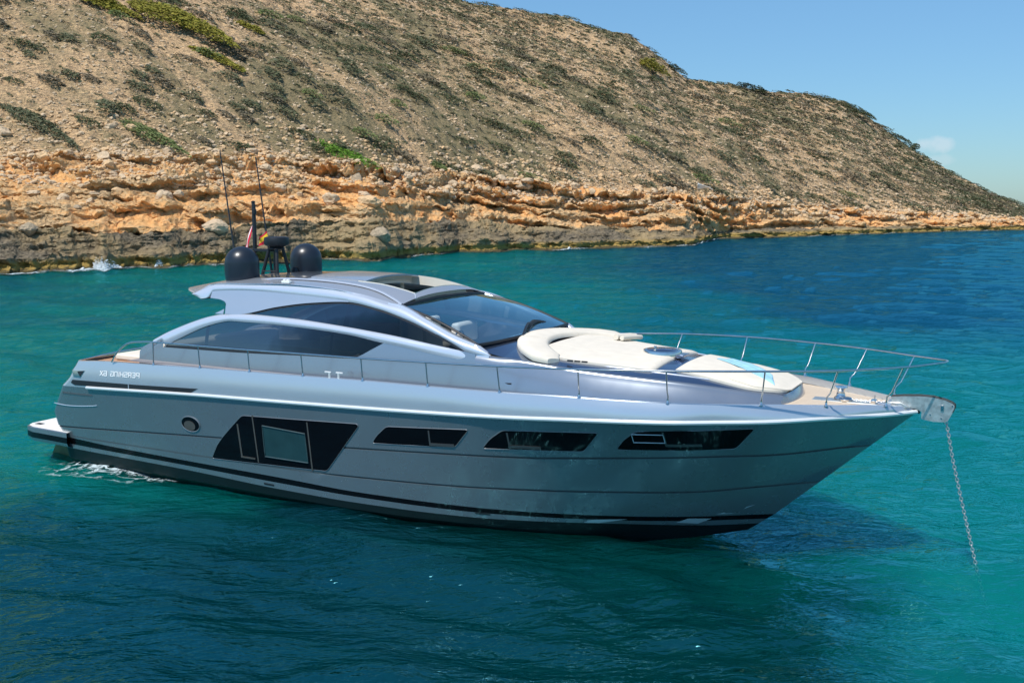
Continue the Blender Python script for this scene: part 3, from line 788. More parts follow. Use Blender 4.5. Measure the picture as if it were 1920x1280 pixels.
o = grid_object('shore_foam', gd * av[None], gd, waves(gd * av[None], gd) + .10, [M['lace']], dict(edge=e_)); tag(o, kind='stuff')
# ------------------------------------------------------------------ yacht geometry tables (boat frame, X fwd, +Y port, Z up)
BX, BY, BTH = -9.96, 24.10, .4885
yacht = empty('motor_yacht', (BX, BY, 0), -BTH)
tag(yacht, 'silver grey motor yacht with black domes and cream sunpads, anchored off the rocky shore', 'yacht')

Wf = cub([-.2,1.54,3.9,5.59,7.43,8.65,10.26,11.26,12.45,14.06,15.29,15.83], [1.80,2.02,2.1,2.15,2.19,2.2,2.12,1.98,1.6,.92,.36,0])
Rf = cub([0,1,2.43,5.75,7.44,10.07,12.36,13.8,15.1,15.75,16.48,17.34,17.93,18.2,18.42], [2.12,2.26,2.37,2.45,2.455,2.444,2.394,2.33,2.126,1.865,1.548,.988,.514,.26,.0])
RZf = cub([0,1,2.43,5.75,7.44,10.07,12.36,13.8,15.1,15.75,16.48,17.34,17.93,18.2,18.42], [1.60,1.64,1.70,1.84,1.885,1.961,2.045,2.124,2.175,2.195,2.219,2.26,2.275,2.284,2.29])
Df = cub([2,3.2,5.7,8.2,10.9,12.27,13.67,15.06,16.36,17.2,18,18.3], [2.29,2.33,2.39,2.395,2.38,2.33,2.27,2.06,1.53,1.0,.445,.17])
DZf = cub([2,2.3,3.2,4.45,5.7,6.95,8.2,9.55,12.3,13.67,15.06,16.36,17.2,18,18.3], [2.19,2.235,2.29,2.321,2.355,2.378,2.397,2.42,2.435,2.457,2.457,2.46,2.436,2.415,2.36])
K1f = cub([1.1,3.8,5.65,9.2,11.1,12.7,13.5,15.36,16.55,17.37], [.70,.876,.988,1.17,1.269,1.338,1.40,1.541,1.593,1.676])
K2f = cub([1.1,5,8.65,9.2,11.5,12.6,14,15.5,16.1,16.6], [.52,.56,.607,.625,.694,.721,.772,.865,.935,.98])
BTf = cub([-.4,1.4,2.8,4.9,7.45,9.2,11,12.5,13.9,15.6,16.3], [.485,.485,.446,.416,.388,.343,.33,.29,.275,.33,.34])
BBf = cub([-.4,2.8,4.9,7.43,9.2,11,12.5,13.9,15.6,16.3], [.36,.327,.31,.274,.249,.235,.20,.183,.235,.24])
GBf = cub([-.4,4.9,7.4,9.2,11,12.5,13.5,16.3], [.25,.216,.15,.133,.130,.11,.11,.14])

def stemx(z):
    return np.interp(z, [-.9,-.4,-.1,0,.34,2.29], [10.5,13.4,15.35,15.83,16.27,18.42])
def stemz(x):
    return np.interp(x, [10.5,13.4,15.35,15.83,16.27,18.42], [-.9,-.4,-.1,0,.34,2.29])
def HY(x, z):           # half breadth of the hull side below the rub rail
    x = float(x); zr = float(RZf(x)); r = float(Rf(x))
    if x <= 15.83: z0, w = 0., float(Wf(x))
    else: z0, w = float(stemz(x)), 0.
    t = (z - z0) / max(zr - z0, 1e-3)
    if t < 0:
        return max(w * (1 + .55 * z), 0) if x <= 15.83 else 0.
    return w + (r - w) * min(t, 1)
def UY(x, z):           # half breadth of the topside above the rub rail
    x = float(x); zr = float(RZf(x)); zd = float(DZf(x))
    t = min(max((z - zr) / (zd - zr), 0), 1)
    return float(Rf(x)) * (1 - t) + float(Df(x)) * t + .02 * math.sin(t * math.pi)

X0f = cub([-.6,.3,.62,.86,.956,1.19,1.63,1.77,1.92,2.03,2.2,2.5], [1.3,1.2,1.16,.95,.98,1.18,1.5,1.7,1.86,1.9,2.04,2.1])
# station columns
cols = []
for k in range(7): cols.append(('c', k / 6))               # rounded quarter
for x in np.linspace(.0, 1, 80)[1:]: cols.append(('s', x))
def hullpt(col, zfun, side, up=False):
    kind, u = col
    # iterate: row height depends on X
    if kind == 'c': base = 0.0
    Xs = (0 if kind == 'c' else u) * 18.42
    x = Xs
    for _ in range(6):
        z = float(zfun(x))
        x0 = float(X0f(z)) + .22
        xe = float(stemx(z)) if not up else np.interp(z, [2.27, 2.36], [18.42, 18.30])
        x = x0 + (xe - x0) * (Xs / 18.42)
    z = float(zfun(x))
    y = UY(x, z) if up else HY(x, z)
    if kind == 's' and u == 1: y = 0.0 if not up else y * .0 + .02
    if kind == 'c':
        a = (1 - u) * math.pi / 2
        x = x - .22 * math.sin(a); y = y - .22 * (1 - math.cos(a))
    return (x, side * y, z)
g = .018
def gro(x): return np.interp(x, [8.4, 8.8], [0, 1])
rows = [(lambda x: -.85, 0), (lambda x: -.45, 0), (lambda x: -.12, 0), (lambda x: 0.0, 0), (GBf, 0), (BBf, 0), (BTf, 0),
        (lambda x: K2f(x) - g, 0), (lambda x: K2f(x) - g*.5, -.03), (lambda x: K2f(x) + g*.5, -.03), (lambda x: K2f(x) + g, 0),
        (lambda x: .5*K2f(x) + .5*K1f(x), 0),
        (lambda x: K1f(x) - g, 0), (lambda x: K1f(x) - g*.5, -.03), (lambda x: K1f(x) + g*.5, -.03), (lambda x: K1f(x) + g, 0),
        (lambda x: .66*K1f(x) + .34*RZf(x), 0), (lambda x: .33*K1f(x) + .67*RZf(x), 0), (RZf, 0)]
rm = [1,1,1,1,0,2,0,4,4,4,0,0,4,4,4,0,0,0]
def hull_mesh():
    b = MB()
    ends = {}
    for side in (-1, 1):
        G = []
        for i, (zf, inset) in enumerate(rows):
            row = []
            for c in cols:
                p = hullpt(c, zf, side)
                if inset:
                    k = gro(p[0]) if i in (8, 9) else 1.0
                    p = (p[0], p[1] - side * min(abs(inset) * k, abs(p[1])), p[2])
                row.append(p)
            G.append(row)
        keel = [(p[0], 0.0, min(p[2] - .35 * (1 if p[0] < 14.5 else 0), 9)) for p in G[0]]
        b.grid([keel] + G, [1] + rm)
        # topside above the rub rail
        T = []
        for t in np.linspace(0, 1, 7):
            zf = lambda x, t=t: RZf(x) * (1 - t) + DZf(x) * t
            T.append([hullpt(c, zf, side, True) for c in cols])
        b.grid(T, 3)
        # bulwark cap and inner face down to the deck
        cap = [(p[0] if p[0] < 17.9 else p[0] - .04, p[1] - side * min(.07, abs(p[1])), p[2] + .006) for p in T[-1]]
        inn = [(p[0], p[1], p[2] - .12) for p in cap]
        b.grid([T[-1], cap, inn], 3)
        ends[side] = ([r[0] for r in G], [r[0] for r in T])
    # transom
    b.grid([[a, (a[0] - .0, 0, a[2]), c] for a, c in zip(ends[-1][0], ends[1][0])], rm)
    b.grid([[a, (a[0] - .0, 0, a[2]), c] for a, c in zip(ends[-1][1], ends[1][1])], 3)
    return b
hull = hull_mesh().build('hull', [M['hull'], M['antifoul'], M['black'], M['top'], M['groove']], yacht, 30)

# rub rail
for side in (-1, 1):
    b = MB()
    pts = [(x, side * (float(Rf(x)) + .012), float(RZf(x))) for x in np.linspace(2.5, 18.40, 90)]
    b.tube(pts, .034, 8)
    b.build('rub_rail', M['rub'], yacht)
b = MB(); b.tube([(18.36, 0, 2.30), (18.45, 0, 2.295)], .04, 10); b.build('bow_tip_cap', M['rubber'], yacht)

# hull stripe spears near the bow
def hull_panel(poly, off, n=14, m=4, skirt=.015, F=HY, side=-1):
    """convex polygon in (X,Z) laid on the hull surface, with thickness"""
    xs = sorted(set(list(np.linspace(min(p[0] for p in poly), max(p[0] for p in poly), n)) + [p[0] for p in poly]))
    G = []; N = len(poly)
    for x in xs:
        zs = []
        for i in range(N):
            (x1, z1), (x2, z2) = poly[i], poly[(i + 1) % N]
            if min(x1, x2) - 1e-9 <= x <= max(x1, x2) + 1e-9:
                if abs(x2 - x1) < 1e-9: zs += [z1, z2]
                else: zs.append(z1 + (z2 - z1) * (x - x1) / (x2 - x1))
        lo, hi = min(zs), max(zs)
        row = [(x, side * (F(x, lo) - skirt), lo)]
        row += [(x, side * (F(x, lo + (hi - lo) * t) + off), lo + (hi - lo) * t) for t in np.linspace(0, 1, m)]
        row += [(x, side * (F(x, hi) - skirt), hi)]
        G.append(row)
    b = MB(); b.grid(G); return b
def outline(poly, off, r, F=HY, side=-1, per=6):
    P = []
    N = len(poly)
    for i in range(N):
        (x1, z1), (x2, z2) = poly[i], poly[(i + 1) % N]
        for k in range(per):
            t = k / per; x = x1 + (x2 - x1) * t; z = z1 + (z2 - z1) * t
            P.append((x, side * (F(x, z) + off), z))
    b = MB(); b.tube(P, r, 6, closed=True); return b
def roundpoly(poly, r=.05, n=4):
    out = []; N = len(poly)
    for i in range(N):
        p0, p1, p2 = Vector(poly[i-1]), Vector(poly[i]), Vector(poly[(i+1) % N])
        a = (p0 - p1); c = (p2 - p1); rr = min(r, a.length*.4, c.length*.4)
        s = p1 + a.normalized() * rr; e = p1 + c.normalized() * rr
        for k in range(n + 1):
            t = k / n; q = s * (1-t)**2 + p1 * 2*t*(1-t) + e * t*t
            out.append((q.x, q.y))
    return out

b = MB()
for side in (-1, 1):
    for poly in ([(16.03,.56),(15.66,.37),(15.43,.365),(15.55,.40)], [(15.35,.275),(15.13,.165),(14.80,.175),(15.0,.27)], [(14.05,.215),(13.6,.12),(13.35,.12),(13.5,.185)]):
        hull_panel(poly, .004, 6, 2, .005, side=side).build('bow_stripe', M['silver'], yacht)

# hull windows
wins = [
  ([(5.82,.56),(6.02,.86),(6.22,1.06),(6.52,1.32),(6.78,1.535),(9.46,1.645),(9.49,1.60),(8.68,.665)], 'big'),
  ([(9.74,1.32),(9.86,1.47),(10.08,1.66),(11.71,1.762),(11.40,1.412)], 'a'),
  ([(11.905,1.442),(12.08,1.634),(12.33,1.81),(13.98,1.915),(13.65,1.537)], 'b'),
  ([(14.186,1.62),(14.346,1.81),(14.57,1.985),(16.29,2.10),(15.95,1.708)], 'c')]
for poly, kind in wins:
    rp = roundpoly(poly, .07)
    for side in (-1, 1):
        w = hull_panel(rp, .008, 26, 6, .02, side=side).build('hull_window', M['hglass'], yacht, 30)
        outline(rp, .006, .006, side=side, per=2).build('window_trim', M['trim'], w, 60)
        if kind == 'big':
            for xa, xb in ((7.03,7.06),(8.33,8.36)):
                hull_panel([(xa+.0,.63),(xb,.63),(xb+.0,1.56),(xa,1.56)], .014, 2, 4, 0, side=side).build('divider', M['intd'], w)
            hull_panel([(7.24,.775),(8.27,.775),(8.27,1.335),(7.5,1.375),(7.24,1.375)][:2] + [(8.27,1.335),(7.27,1.385)], .016, 4, 4, .01, side=side).build('pane', M['tglass'], w)
            outline([(7.24,.775),(8.27,.775),(8.27,1.335),(7.27,1.385)], .018, .012, side=side).build('pane_frame', simple('dark_steel', (.10,.14,.14), .3, .6), w)
            led = MB(); led.merge(hull_panel([(6.62,.68),(6.98,.68),(6.98,.71),(6.62,.71)], .02, 2, 2, .0, side=side))
            led.merge(hull_panel([(6.62,.71),(6.66,.71),(6.66,1.35),(6.62,1.35)], .014, 2, 3, 0, side=side))
            led.build('ledge', M['intd'], w)
        else:
            spots = {'a': (10.95, 11.40, 1.40), 'b': (12.42, 12.95, 1.50), 'c': (15.0, 15.5, 1.73)}[kind]
            led = MB(); x0, x1, z0 = spots
            led.merge(hull_panel([(x0,z0),(x1,z0+.02),(x1,z0+.07),(x0,z0+.05)], .018, 3, 2, 0, side=side))
            led.merge(hull_panel([(x0-.03,z0),(x0,z0),(x0,z0+.27),(x0-.03,z0+.27)], .014, 2, 3, 0, side=side))
            led.build('ledge', simple('dark_trim_metal', (.09,.09,.09), .3, .4), w)
            if kind == 'c':
                outline([(14.5,1.78),(14.98,1.80),(14.98,1.95),(14.5,1.93)], .014, .007, side=side).build('pane_frame', M['silver'], w)
# round porthole
for side in (-1, 1):
    cx, cz = 5.387, 1.216
    el_ = [(cx + .245*math.cos(a), cz + .155*math.sin(a)) for a in np.linspace(0, 2*math.pi, 28)[:-1]]
    w = hull_panel(el_, .006, 24, 5, .01, side=side).build('porthole', M['hglass'], yacht)
    outline(el_, .006, .011, side=side, per=1).build('porthole_rim', M['trim'], w)
    el2 = [(cx - .03 + .15*math.cos(a), cz - .035 + .10*math.sin(a)) for a in np.linspace(0, 2*math.pi, 20)[:-1]]
    hull_panel(el2, .012, 14, 4, 0, side=side).build('pane', M['intd'], w)
# air intake slot
for side in (-1, 1):
    sl = hull_panel([(1.98,1.765),(2.04,1.83),(3.8,1.885),(5.72,1.962),(5.53,1.868),(3.8,1.79),(2.1,1.72)], .006, 24, 3, .02, F=UY, side=side).build('air_intake', M['dblack'], yacht)
    s2 = MB(); s2.merge(hull_panel([(2.5,1.70),(2.5,1.725),(3.8,1.765),(5.6,1.85),(5.7,1.82),(3.8,1.745)], .014, 20, 2, .0, F=UY, side=side)); s2.build('intake_lip', M['silver'], sl)
    s3 = MB(); s3.merge(hull_panel([(3.78,1.795),(3.80,1.795),(3.80,1.88),(3.78,1.88)], .012, 2, 2, 0, F=UY, side=side)); s3.build('intake_divider', M['silver'], sl)
# stern corner details: two grooves and the stern lamp housing
M['grp'] = simple('groove_paint', (.11, .12, .13), .4, .3)
for side in (-1, 1):
    hull_panel([(1.62,1.49),(1.64,1.53),(2.62,1.555),(2.6,1.52)], .006, 10, 2, .0, side=side).build('stern_groove', M['grp'], yacht)
    gr = MB(); gr.tube([(x, side*(HY(x, z)+.004), z) for x, z in zip(np.linspace(1.25,2.7,12), [1.24,1.232,1.228,1.228,1.232,1.24,1.25,1.262,1.275,1.29,1.305,1.33])], .009, 6)
    gr.build('stern_crease', M['silver'], yacht)
for side in (-1, 1):
    lm = hull_panel([(2.02,2.03),(2.42,2.05),(2.30,1.90),(2.08,1.90)], .012, 8, 3, .02, F=UY, side=side).build('stern_lamp', M['steel'], yacht)
    hull_panel([(2.2,2.02),(2.42,2.05),(2.30,1.92)], .016, 6, 3, .0, F=UY, side=side).build('lamp_lens', M['dblack'], lm)
# drain outlets on the stripe
for side in (-1, 1):
    for x in (7.1, 11.6): hull_panel([(x,.19),(x+.25,.185),(x+.25,.225),(x,.23)], .004, 3, 2, 0, side=side).build('drain_outlet', M['dblack'], yacht)

# swim platform
b = MB()
def plat(z, inset=0):
    P = [(1.55,-2.2+inset),(1.0,-2.17+inset),(.35,-2.14+inset),(.06+inset,-2.04+inset),(-.05+inset,-1.85),(-.09+inset,0)]
    P = P + [(x, -y) for x, y in P[::-1]][1:]
    return [(x, y, z) for x, y in P]
b.grid([plat(.60,.03), plat(.585,.0), plat(.49,0)], 0)
b.grid([plat(.49,0), plat(.365,0)], 1)
b.grid([plat(.365,0.0), plat(.29,.03), plat(.20,.25)], 2)
top = plat(.60,.03); b.add(top, [tuple(range(len(top)))], 3)
bt = plat(.20,.25); b.add(bt, [tuple(range(len(bt)))[::-1]], 2)
pf = b.build('swim_platform', [M['hull'], M['black'], M['hull'], M['white']], yacht, 30)
b = MB(); b.box((.12,-1.9,.603),(.32,-1.78,.608)); b.build('platform_cleat', M['dblack'], pf)
M['weedy'] = simple('green_weed', (.10,.12,.05), .6, var=.4)
for y in (-1.6, 1.52):
    b = MB(); b.prism([(.0,-.55),(.9,-.55),(1.3,.18),(.45,.18)], y, y + .08); b.build('trim_fin', M['weedy'], yacht)

# lettering on the stern quarter (the photo shows it mirror-written)
GL = {  # strokes in a 1 x 1 cell
 'P': [[(0,0),(0,1),(1,1),(1,.45),(0,.45)]],
 'E': [[(1,1),(0,1),(0,0),(1,0)],[(0,.5),(.8,.5)]],
 'R': [[(0,0),(0,1),(1,1),(1,.5),(0,.5)],[(.55,.5),(1,0)]],
 'S': [[(1,1),(0,1),(0,.5),(1,.5),(1,0),(0,0)]],
 'H': [[(0,0),(0,1)],[(1,0),(1,1)],[(0,.5),(1,.5)]],
 'I': [[(.2,0),(.2,1)]],
 'N': [[(0,0),(0,1),(1,1),(1,0)]],
 'G': [[(1,1),(0,1),(0,0),(1,0),(1,.5),(.5,.5)]],
 '6': [[(1,1),(0,1),(0,0),(1,0),(1,.5),(0,.5)]],
 'X': [[(0,0),(1,1)],[(0,1),(1,0)]]}
def lettering(side):
    b = MB(); H = .088; n = 0
    word = 'PERSHING 6X'; x = 4.10; 
    for ch in word:
        if ch == ' ': x -= .085; continue
        wd = .085 if ch != 'I' else .02
        for st in GL[ch]:
            P = []
            for (u, v) in st:
                X = x - u * wd; Z = np.interp(X, [2.87, 4.11], [1.995, 2.042]) + v * H
                P.append((X, side * (UY(X, Z) + .006), Z))
            Q = []
            for i in range(len(P) - 1):
                a, c = Vector(P[i]), Vector(P[i+1]); d = (c - a).normalized() * .006
                t = Vector((-(c-a).z, 0, (c-a).x)).normalized() * .0095
                a2, c2 = a - d, c + d; o = Vector((0, side * .003, 0))
                b.add([a2+t, c2+t, c2-t, a2-t, a2+t+o, c2+t+o, c2-t+o, a2-t+o], [(4,5,6,7),(0,1,5,4),(1,2,6,5),(2,3,7,6),(3,0,4,7)])
        x -= wd + .034
    return b
lettering(-1).build('name_lettering', M['lettering'], yacht, 0)

# ------------------------------------------------------------------ deck
DZ = 2.335
b = MB(); G = []
for x in np.linspace(3.6, 18.22, 60):
    w = max(float(Df(x)) - .06, .03)
    G.append([(x, w * t, DZ + .02 * (1 - t*t)) for t in np.linspace(-1, 1, 9)])
b.grid(G[:49]); b.build('side_deck', M['sidedeck'], yacht)
b = MB(); b.grid(G[48:]); b.build('foredeck', M['teak'], yacht)
b = MB()
b.grid([[(x, y, 2.16) for y in np.linspace(-2.26, 2.26, 5)] for x in (2.06, 2.5, 3.0, 3.62)])
b.build('aft_deck', M['wood'], yacht)
b = MB(); b.box((2.35,-1.5,2.165),(3.55,1.5,2.30)); b.build('aft_sunpad', M['cushion'], yacht, bevel=.04)
b = MB(); b.box((3.7,-1.5,2.0),(4.2,1.7,2.62)); b.build('cockpit_seat', M['cushion'], yacht, bevel=.05)

# ------------------------------------------------------------------ cabin side and trunk
FCi = cub([2.0,2.3,2.6,3.1,3.4,3.7,3.95,4.2], [2.04,2.02,1.98,1.88,1.76,1.60,1.49,1.4])
def FC(x, z): return float(FCi(z))
S1T = cub([4.04,4.4,4.755,5.1,5.45,5.727,5.876,6.376,7.51,8.53,9.495,9.97,10.72,11.25,11.63,11.85], [2.751,2.92,3.058,3.18,3.284,3.339,3.351,3.38,3.351,3.288,3.209,3.162,3.071,3.009,2.965,2.94])
S1B = cub([4.33,4.79,5.5,5.95,6.03,6.85,7.89,8.89,9.69,10.2,10.75,11.3,11.85], [2.63,2.838,3.119,3.223,3.232,3.229,3.196,3.137,3.035,2.98,2.91,2.86,2.82])
W1B = cub([4.33,5.19,6.24,7.97,9.04,9.21,9.45,9.69], [2.625,2.633,2.644,2.694,2.719,2.778,2.905,3.03])
W2T = cub([6.2,6.438,7.08,7.9,8.7,9.37,10.03,10.68,11.24,11.38], [3.36,3.398,3.54,3.653,3.701,3.618,3.475,3.275,3.067,3.005])
UE = cub([4.83,5.0,5.37,6.2,7.12,7.97,8.96,9.58,9.82,10.51,11.14,11.62,11.85], [3.70,3.78,3.90,3.93,3.953,3.927,3.822,3.70,3.668,3.44,3.212,3.068,2.965])
SHY = cub([9.5,10.7,11.6,12.5,13.4,13.8,14.33,14.97,15.8,16.3,16.5], [1.86,1.89,1.90,1.82,1.72,1.655,1.57,1.42,1.1,.86,.72])
SHZ = cub([9.5,10.7,11.6,12.49,13.37,13.79,14.33,14.97,15.8,16.3,16.5], [3.2,3.07,2.965,2.905,2.81,2.777,2.74,2.69,2.585,2.515,2.49])
SBY = cub([9.5,11.6,13,14.3,15,15.8,16.3,16.5], [2.02,2.01,1.92,1.74,1.57,1.23,.95,.78])
TCZ = cub([11.5,11.7,13,14.6,15.5,16.1,16.5], [3.10,3.08,2.95,2.845,2.74,2.63,2.50])

def side_surf(lo, hi, x0, x1, n, m, F=FC, off=0., bulge=0., side=-1, skirt=0., z2=None):
    G = []
    for x in np.linspace(x0, x1, n):
        a, c = float(lo(x)), float(hi(x)); row = []
        if c < a: c = a + 1e-4
        if skirt: row.append((x, side * (F(x, a) - skirt), a))
        for t in np.linspace(0, 1, m):
            z = a + (c - a) * t
            row.append((x, side * (F(x, z) + (off(x) if callable(off) else off) + (bulge(x) if callable(bulge) else bulge) * math.sin(math.pi * t)), z))
        if skirt: row.append((x, side * (F(x, c) - skirt), c))
        G.append(row)
    b = MB(); b.grid(G); return b

b = MB()
for side in (-1, 1):
    # aft piece X 3.68 -> 4.33
    lo = lambda x: 2.16
    top = cub([3.68,3.74,3.95,4.04,4.33], [2.50,2.58,2.68,2.735,2.82])
    b.merge(side_surf(lo, top, 3.68, 4.33, 8, 6, side=side, skirt=.1))
    b.merge(side_surf(lambda x: 2.30, W1B, 4.33, 9.69, 40, 6, side=side, skirt=.06))
    b.merge(side_surf(lambda x: 2.30, S1B, 9.69, 11.6, 12, 8, side=side))
    b.merge(side_surf(S1B, S1T, 11.2, 11.6, 4, 3, side=side))
    # trunk side
    G = []
    for x in np.linspace(11.6, 16.5, 46):
        yb, ys, zs = float(SBY(x)), float(SHY(x)), float(SHZ(x))
        k = np.interp(x, [11.6, 12.3], [0, 1])
        row = []
        zb = 2.30
        for t in np.linspace(0, 1, 8):
            yy = yb + (ys - yb) * t**1.4; zz = zb + (zs - .05 - zb) * t
            if k < 1: yy = yy * k + FC(x, zz) * (1 - k)
            row.append((x, side * yy, zz))
        # rounded shoulder
        tz = float(TCZ(x))
        for a in (30, 60, 90):
            row.append((x, side * (ys - .07 * (1 - math.cos(R(a)))), zs - .05 + .05 * math.sin(R(a))))
        G.append(row)
    b.merge((lambda q: (q.grid(G), q)[1])(MB()))
# front face of the trunk
fx = lambda y: 16.60 - .05 * (abs(y) / .75) ** 3 - .05
Gf = []
for y in np.linspace(-1, 1, 21):
    yt = y * .65; ybm = y * .78
    xt = 16.50 + .06 * (1 - y*y) ; xb = 16.50 + .14 * (1 - y*y)
    Gf.append([(xb, ybm, 2.30), (xb - .01, ybm * .98, 2.40), (xt, yt * 1.0 if abs(y) < 1 else yt, 2.49 + .02 * (1 - y*y))])
b.grid(Gf)
b.build('cabin_side', M['side'], yacht, 50)
# bright bead at the shoulder + trunk top
b = MB(); G = []
for x in np.linspace(11.45, 16.52, 50):
    xx = min(x, 16.5); ys = float(SHY(xx)) - .065; zs = float(SHZ(xx)) + .0; zc = float(TCZ(xx))
    ez = min(zs + .05, zc)
    row = []
    for t in np.linspace(-1, 1, 25):
        a = abs(t)
        if a > .80: z = zs + (ez - zs) * (1 - a) / .20
        else: z = ez + (zc - ez) * (1 - (a / .8) ** 2) ** .9
        row.append((x, ys * t, z))
    G.append(row)
b.grid(G); b.build('trunk_deck', M['deckpaint'], yacht, 60)
for side in (-1, 1):
    b = MB()
    def TE(x): 
        ys = float(SHY(x)) - .065; return ys * .80, min(float(SHZ(x)) + .05, float(TCZ(x)))
    b.tube([(x, side * TE(x)[0], TE(x)[1]) for x in np.linspace(12.35, 16.0, 40)], .013, 6)
    b.build('trunk_bead', M['silver'], yacht)
# small slot vent in the cabin side
b = hull_panel([(12.05,2.50),(12.30,2.51),(12.30,2.535),(12.05,2.525)], .006, 4, 2, .0, F=lambda x, z: float(SBY(x)) * (1 - .02) + .004)
b.build('side_vent', M['dblack'], yacht)

# silver arcs under the upper window
for side in (-1, 1):
    side_surf(lambda x: float(S1B(x)) if x > 4.33 else float(S1T(x)) - .12, S1T, 4.06, 11.84, 96, 7, off=lambda x: .004 - .04 * float(np.interp(x, [11.2, 11.84], [0, 1])), bulge=lambda x: .035 * float(np.interp(x, [10.2, 11.8], [1, 0])), side=side, skirt=.05).build('window_arc', M['silver'], yacht, 60)
# side windows
for side in (-1, 1):
    w = side_surf(lambda x: float(W1B(x)) - .005, lambda x: float(S1B(x)) + .01, 4.34, 9.68, 50, 5, off=-.02, side=side).build('lower_side_window', M['glass'], yacht, 60)
    fr = MB()
    for x in (5.42, 8.5):
        fr.merge(side_surf(W1B, S1B, x, x + (.05 if x > 6 else .09), 2, 5, off=-.03, side=side))
    fr.merge(side_surf(lambda x: float(W1B(x)) - .01, lambda x: min(float(W1B(x)) + .045, float(S1B(x))), 4.4, 9.2, 30, 2, off=-.012, side=side))
    fr.build('mullion', M['dblack'], w)
    w = side_surf(lambda x: float(S1T(x)) - .01, lambda x: max(float(W2T(x)) + .01, float(S1T(x)) - .008), 6.3, 11.36, 60, 6, off=-.02, side=side).build('upper_side_window', M['glass'], yacht, 60)
    fr = MB()
    fr.merge(side_surf(lambda x: float(W2T(x)) - .035, W2T, 6.5, 11.3, 50, 2, off=-.012, side=side))
    fr.merge(side_surf(S1T, W2T, 8.72, 8.85, 2, 5, off=-.03, side=side))
    fr.build('mullion', M['dblack'], w)

# roof side: arch from the aft wing to the windshield foot
C2 = cub([4.95,5.32,6.36,7.42,8.42,8.73,8.95], [3.66,3.765,3.811,3.781,3.735,3.712,3.685])
def lowroof(x):
    if x < 5.32: return np.interp(x, [4.83,4.95,5.1,5.32], [3.69,3.655,3.61,3.655])
    if x < 8.73: return float(C2(x))
    return float(W2T(x)) if x < 11.36 else np.interp(x, [11.36, 11.85], [3.005, 2.94])
for side in (-1, 1):
    side_surf(lowroof, UE, 4.83, 11.84, 110, 8, off=lambda x: .004 - .05 * float(np.interp(x, [11.6, 11.84], [0, 1])), bulge=lambda x: .03 * float(np.interp(x, [11.3, 11.84], [1, 0])), side=side, skirt=.04).build('roof_arch', M['silver'], yacht, 60)
    # fin below the crease
    def finlo(x):
        a = np.interp(x, [5.32,5.70,5.745,5.84], [3.66,3.615,3.60,3.53])
        return a
    fin_poly_lo = cub([5.84,5.86,6.2], [3.40,3.365,3.36])
    G = []
    for x in np.linspace(5.34, 8.73, 60):
        hi = float(C2(x)) + .004
        if x < 5.80: lo = np.interp(x, [5.34,5.6,5.74,5.80], [3.64,3.625,3.59,3.55])
        else: lo = float(W2T(x)) if x > 6.2 else 3.355
        G.append([(x, side * (FC(x, lo + (hi-lo)*t) + .012), lo + (hi-lo)*t) for t in np.linspace(0, 1, 7)])
    b = MB(); b.grid(G)
    hook = [(5.80,3.56),(5.84,3.53),(5.83,3.47),(5.74,3.42),(5.59,3.352),(5.81,3.352)]
    b.merge(hull_panel([(5.59,3.352),(5.74,3.42),(5.80,3.45),(5.81,3.352)], .012, 6, 2, 0, F=FC, side=side))
    b.build('roof_fin', M['top'], yacht, 60)

# roof skin
RC = cub([3.62,4.2,5.0,5.5,6.4,7.6,8.8,9.45,9.87,9.98], [3.72,3.83,3.965,4.03,4.088,4.105,4.085,4.0,3.86,3.755])
def roofz(x, y):
    ye = 1.50; xx = x
    ze = float(UE(max(x, 4.86))); 
    if x < 4.86: ze = 3.70 - (4.86 - x) * .12
    zc = float(RC(x)); t = min(abs(y) / ye, 1)
    return zc + (ze + .02 - zc) * t ** 2.2
def aft(y): return 3.62 + 1.2 * (abs(y) / 1.5) ** 2.2
def fwd(y): return 9.90 - .08 * (abs(y) / 1.5) ** 2
HX0, HX1, HYW = 8.45, 9.74, .92
b = MB(); G = []
us = np.linspace(0, 1, 70); vsn = sorted(set(list(np.linspace(-1.5, 1.5, 41)) + [-HYW, HYW]))
o = len(b.v); nv = len(vsn)
# uniform X rows with warped aft end
xs = sorted(set(list(np.linspace(3.62, 9.9, 80)) + [HX0, HX1]))
for x in xs:
    for y in vsn:
        X = x
        if x < 6: X = aft(y) + (6 - aft(y)) * (x - 3.62) / (6 - 3.62)
        elif x > HX1: X = HX1 + (fwd(y) - HX1) * (x - HX1) / (9.9 - HX1)
        b.v.append((X, y, roofz(X, y)))
for i in range(len(xs) - 1):
    for j in range(nv - 1):
        xm = .5 * (xs[i] + xs[i+1]); ym = .5 * (vsn[j] + vsn[j+1])
        if HX0 < xm < HX1 and abs(ym) < HYW: continue
        b.f.append((o+i*nv+j, o+i*nv+j+1, o+(i+1)*nv+j+1, o+(i+1)*nv+j)); b.m.append(0)
roof = b.build('roof', M['roof'], yacht, 60)
# roof edges closing to the arch
b = MB()
for side in (-1, 1):
    G = []
    for x in np.linspace(4.83, 9.85, 60):
        G.append([(x, side * 1.49, roofz(x, 1.49)), (x, side * (1.49 + .04), float(UE(x)) + .018), (x, side * (FC(x, float(UE(x))) + .008), float(UE(x)) - .002)])
    b.grid(G)
# underside lip at the aft edge
G = []
for y in np.linspace(-1.52, 1.52, 31):
    x = aft(min(abs(y), 1.5)); z = roofz(x, y)
    G.append([(x, y, z), (x - .02, y, z - .03), (x + .15, y, z - .13), (x + 1.3, y, 3.72)])
b.grid(G)
b.build('roof_edge', M['silver'], yacht, 50)
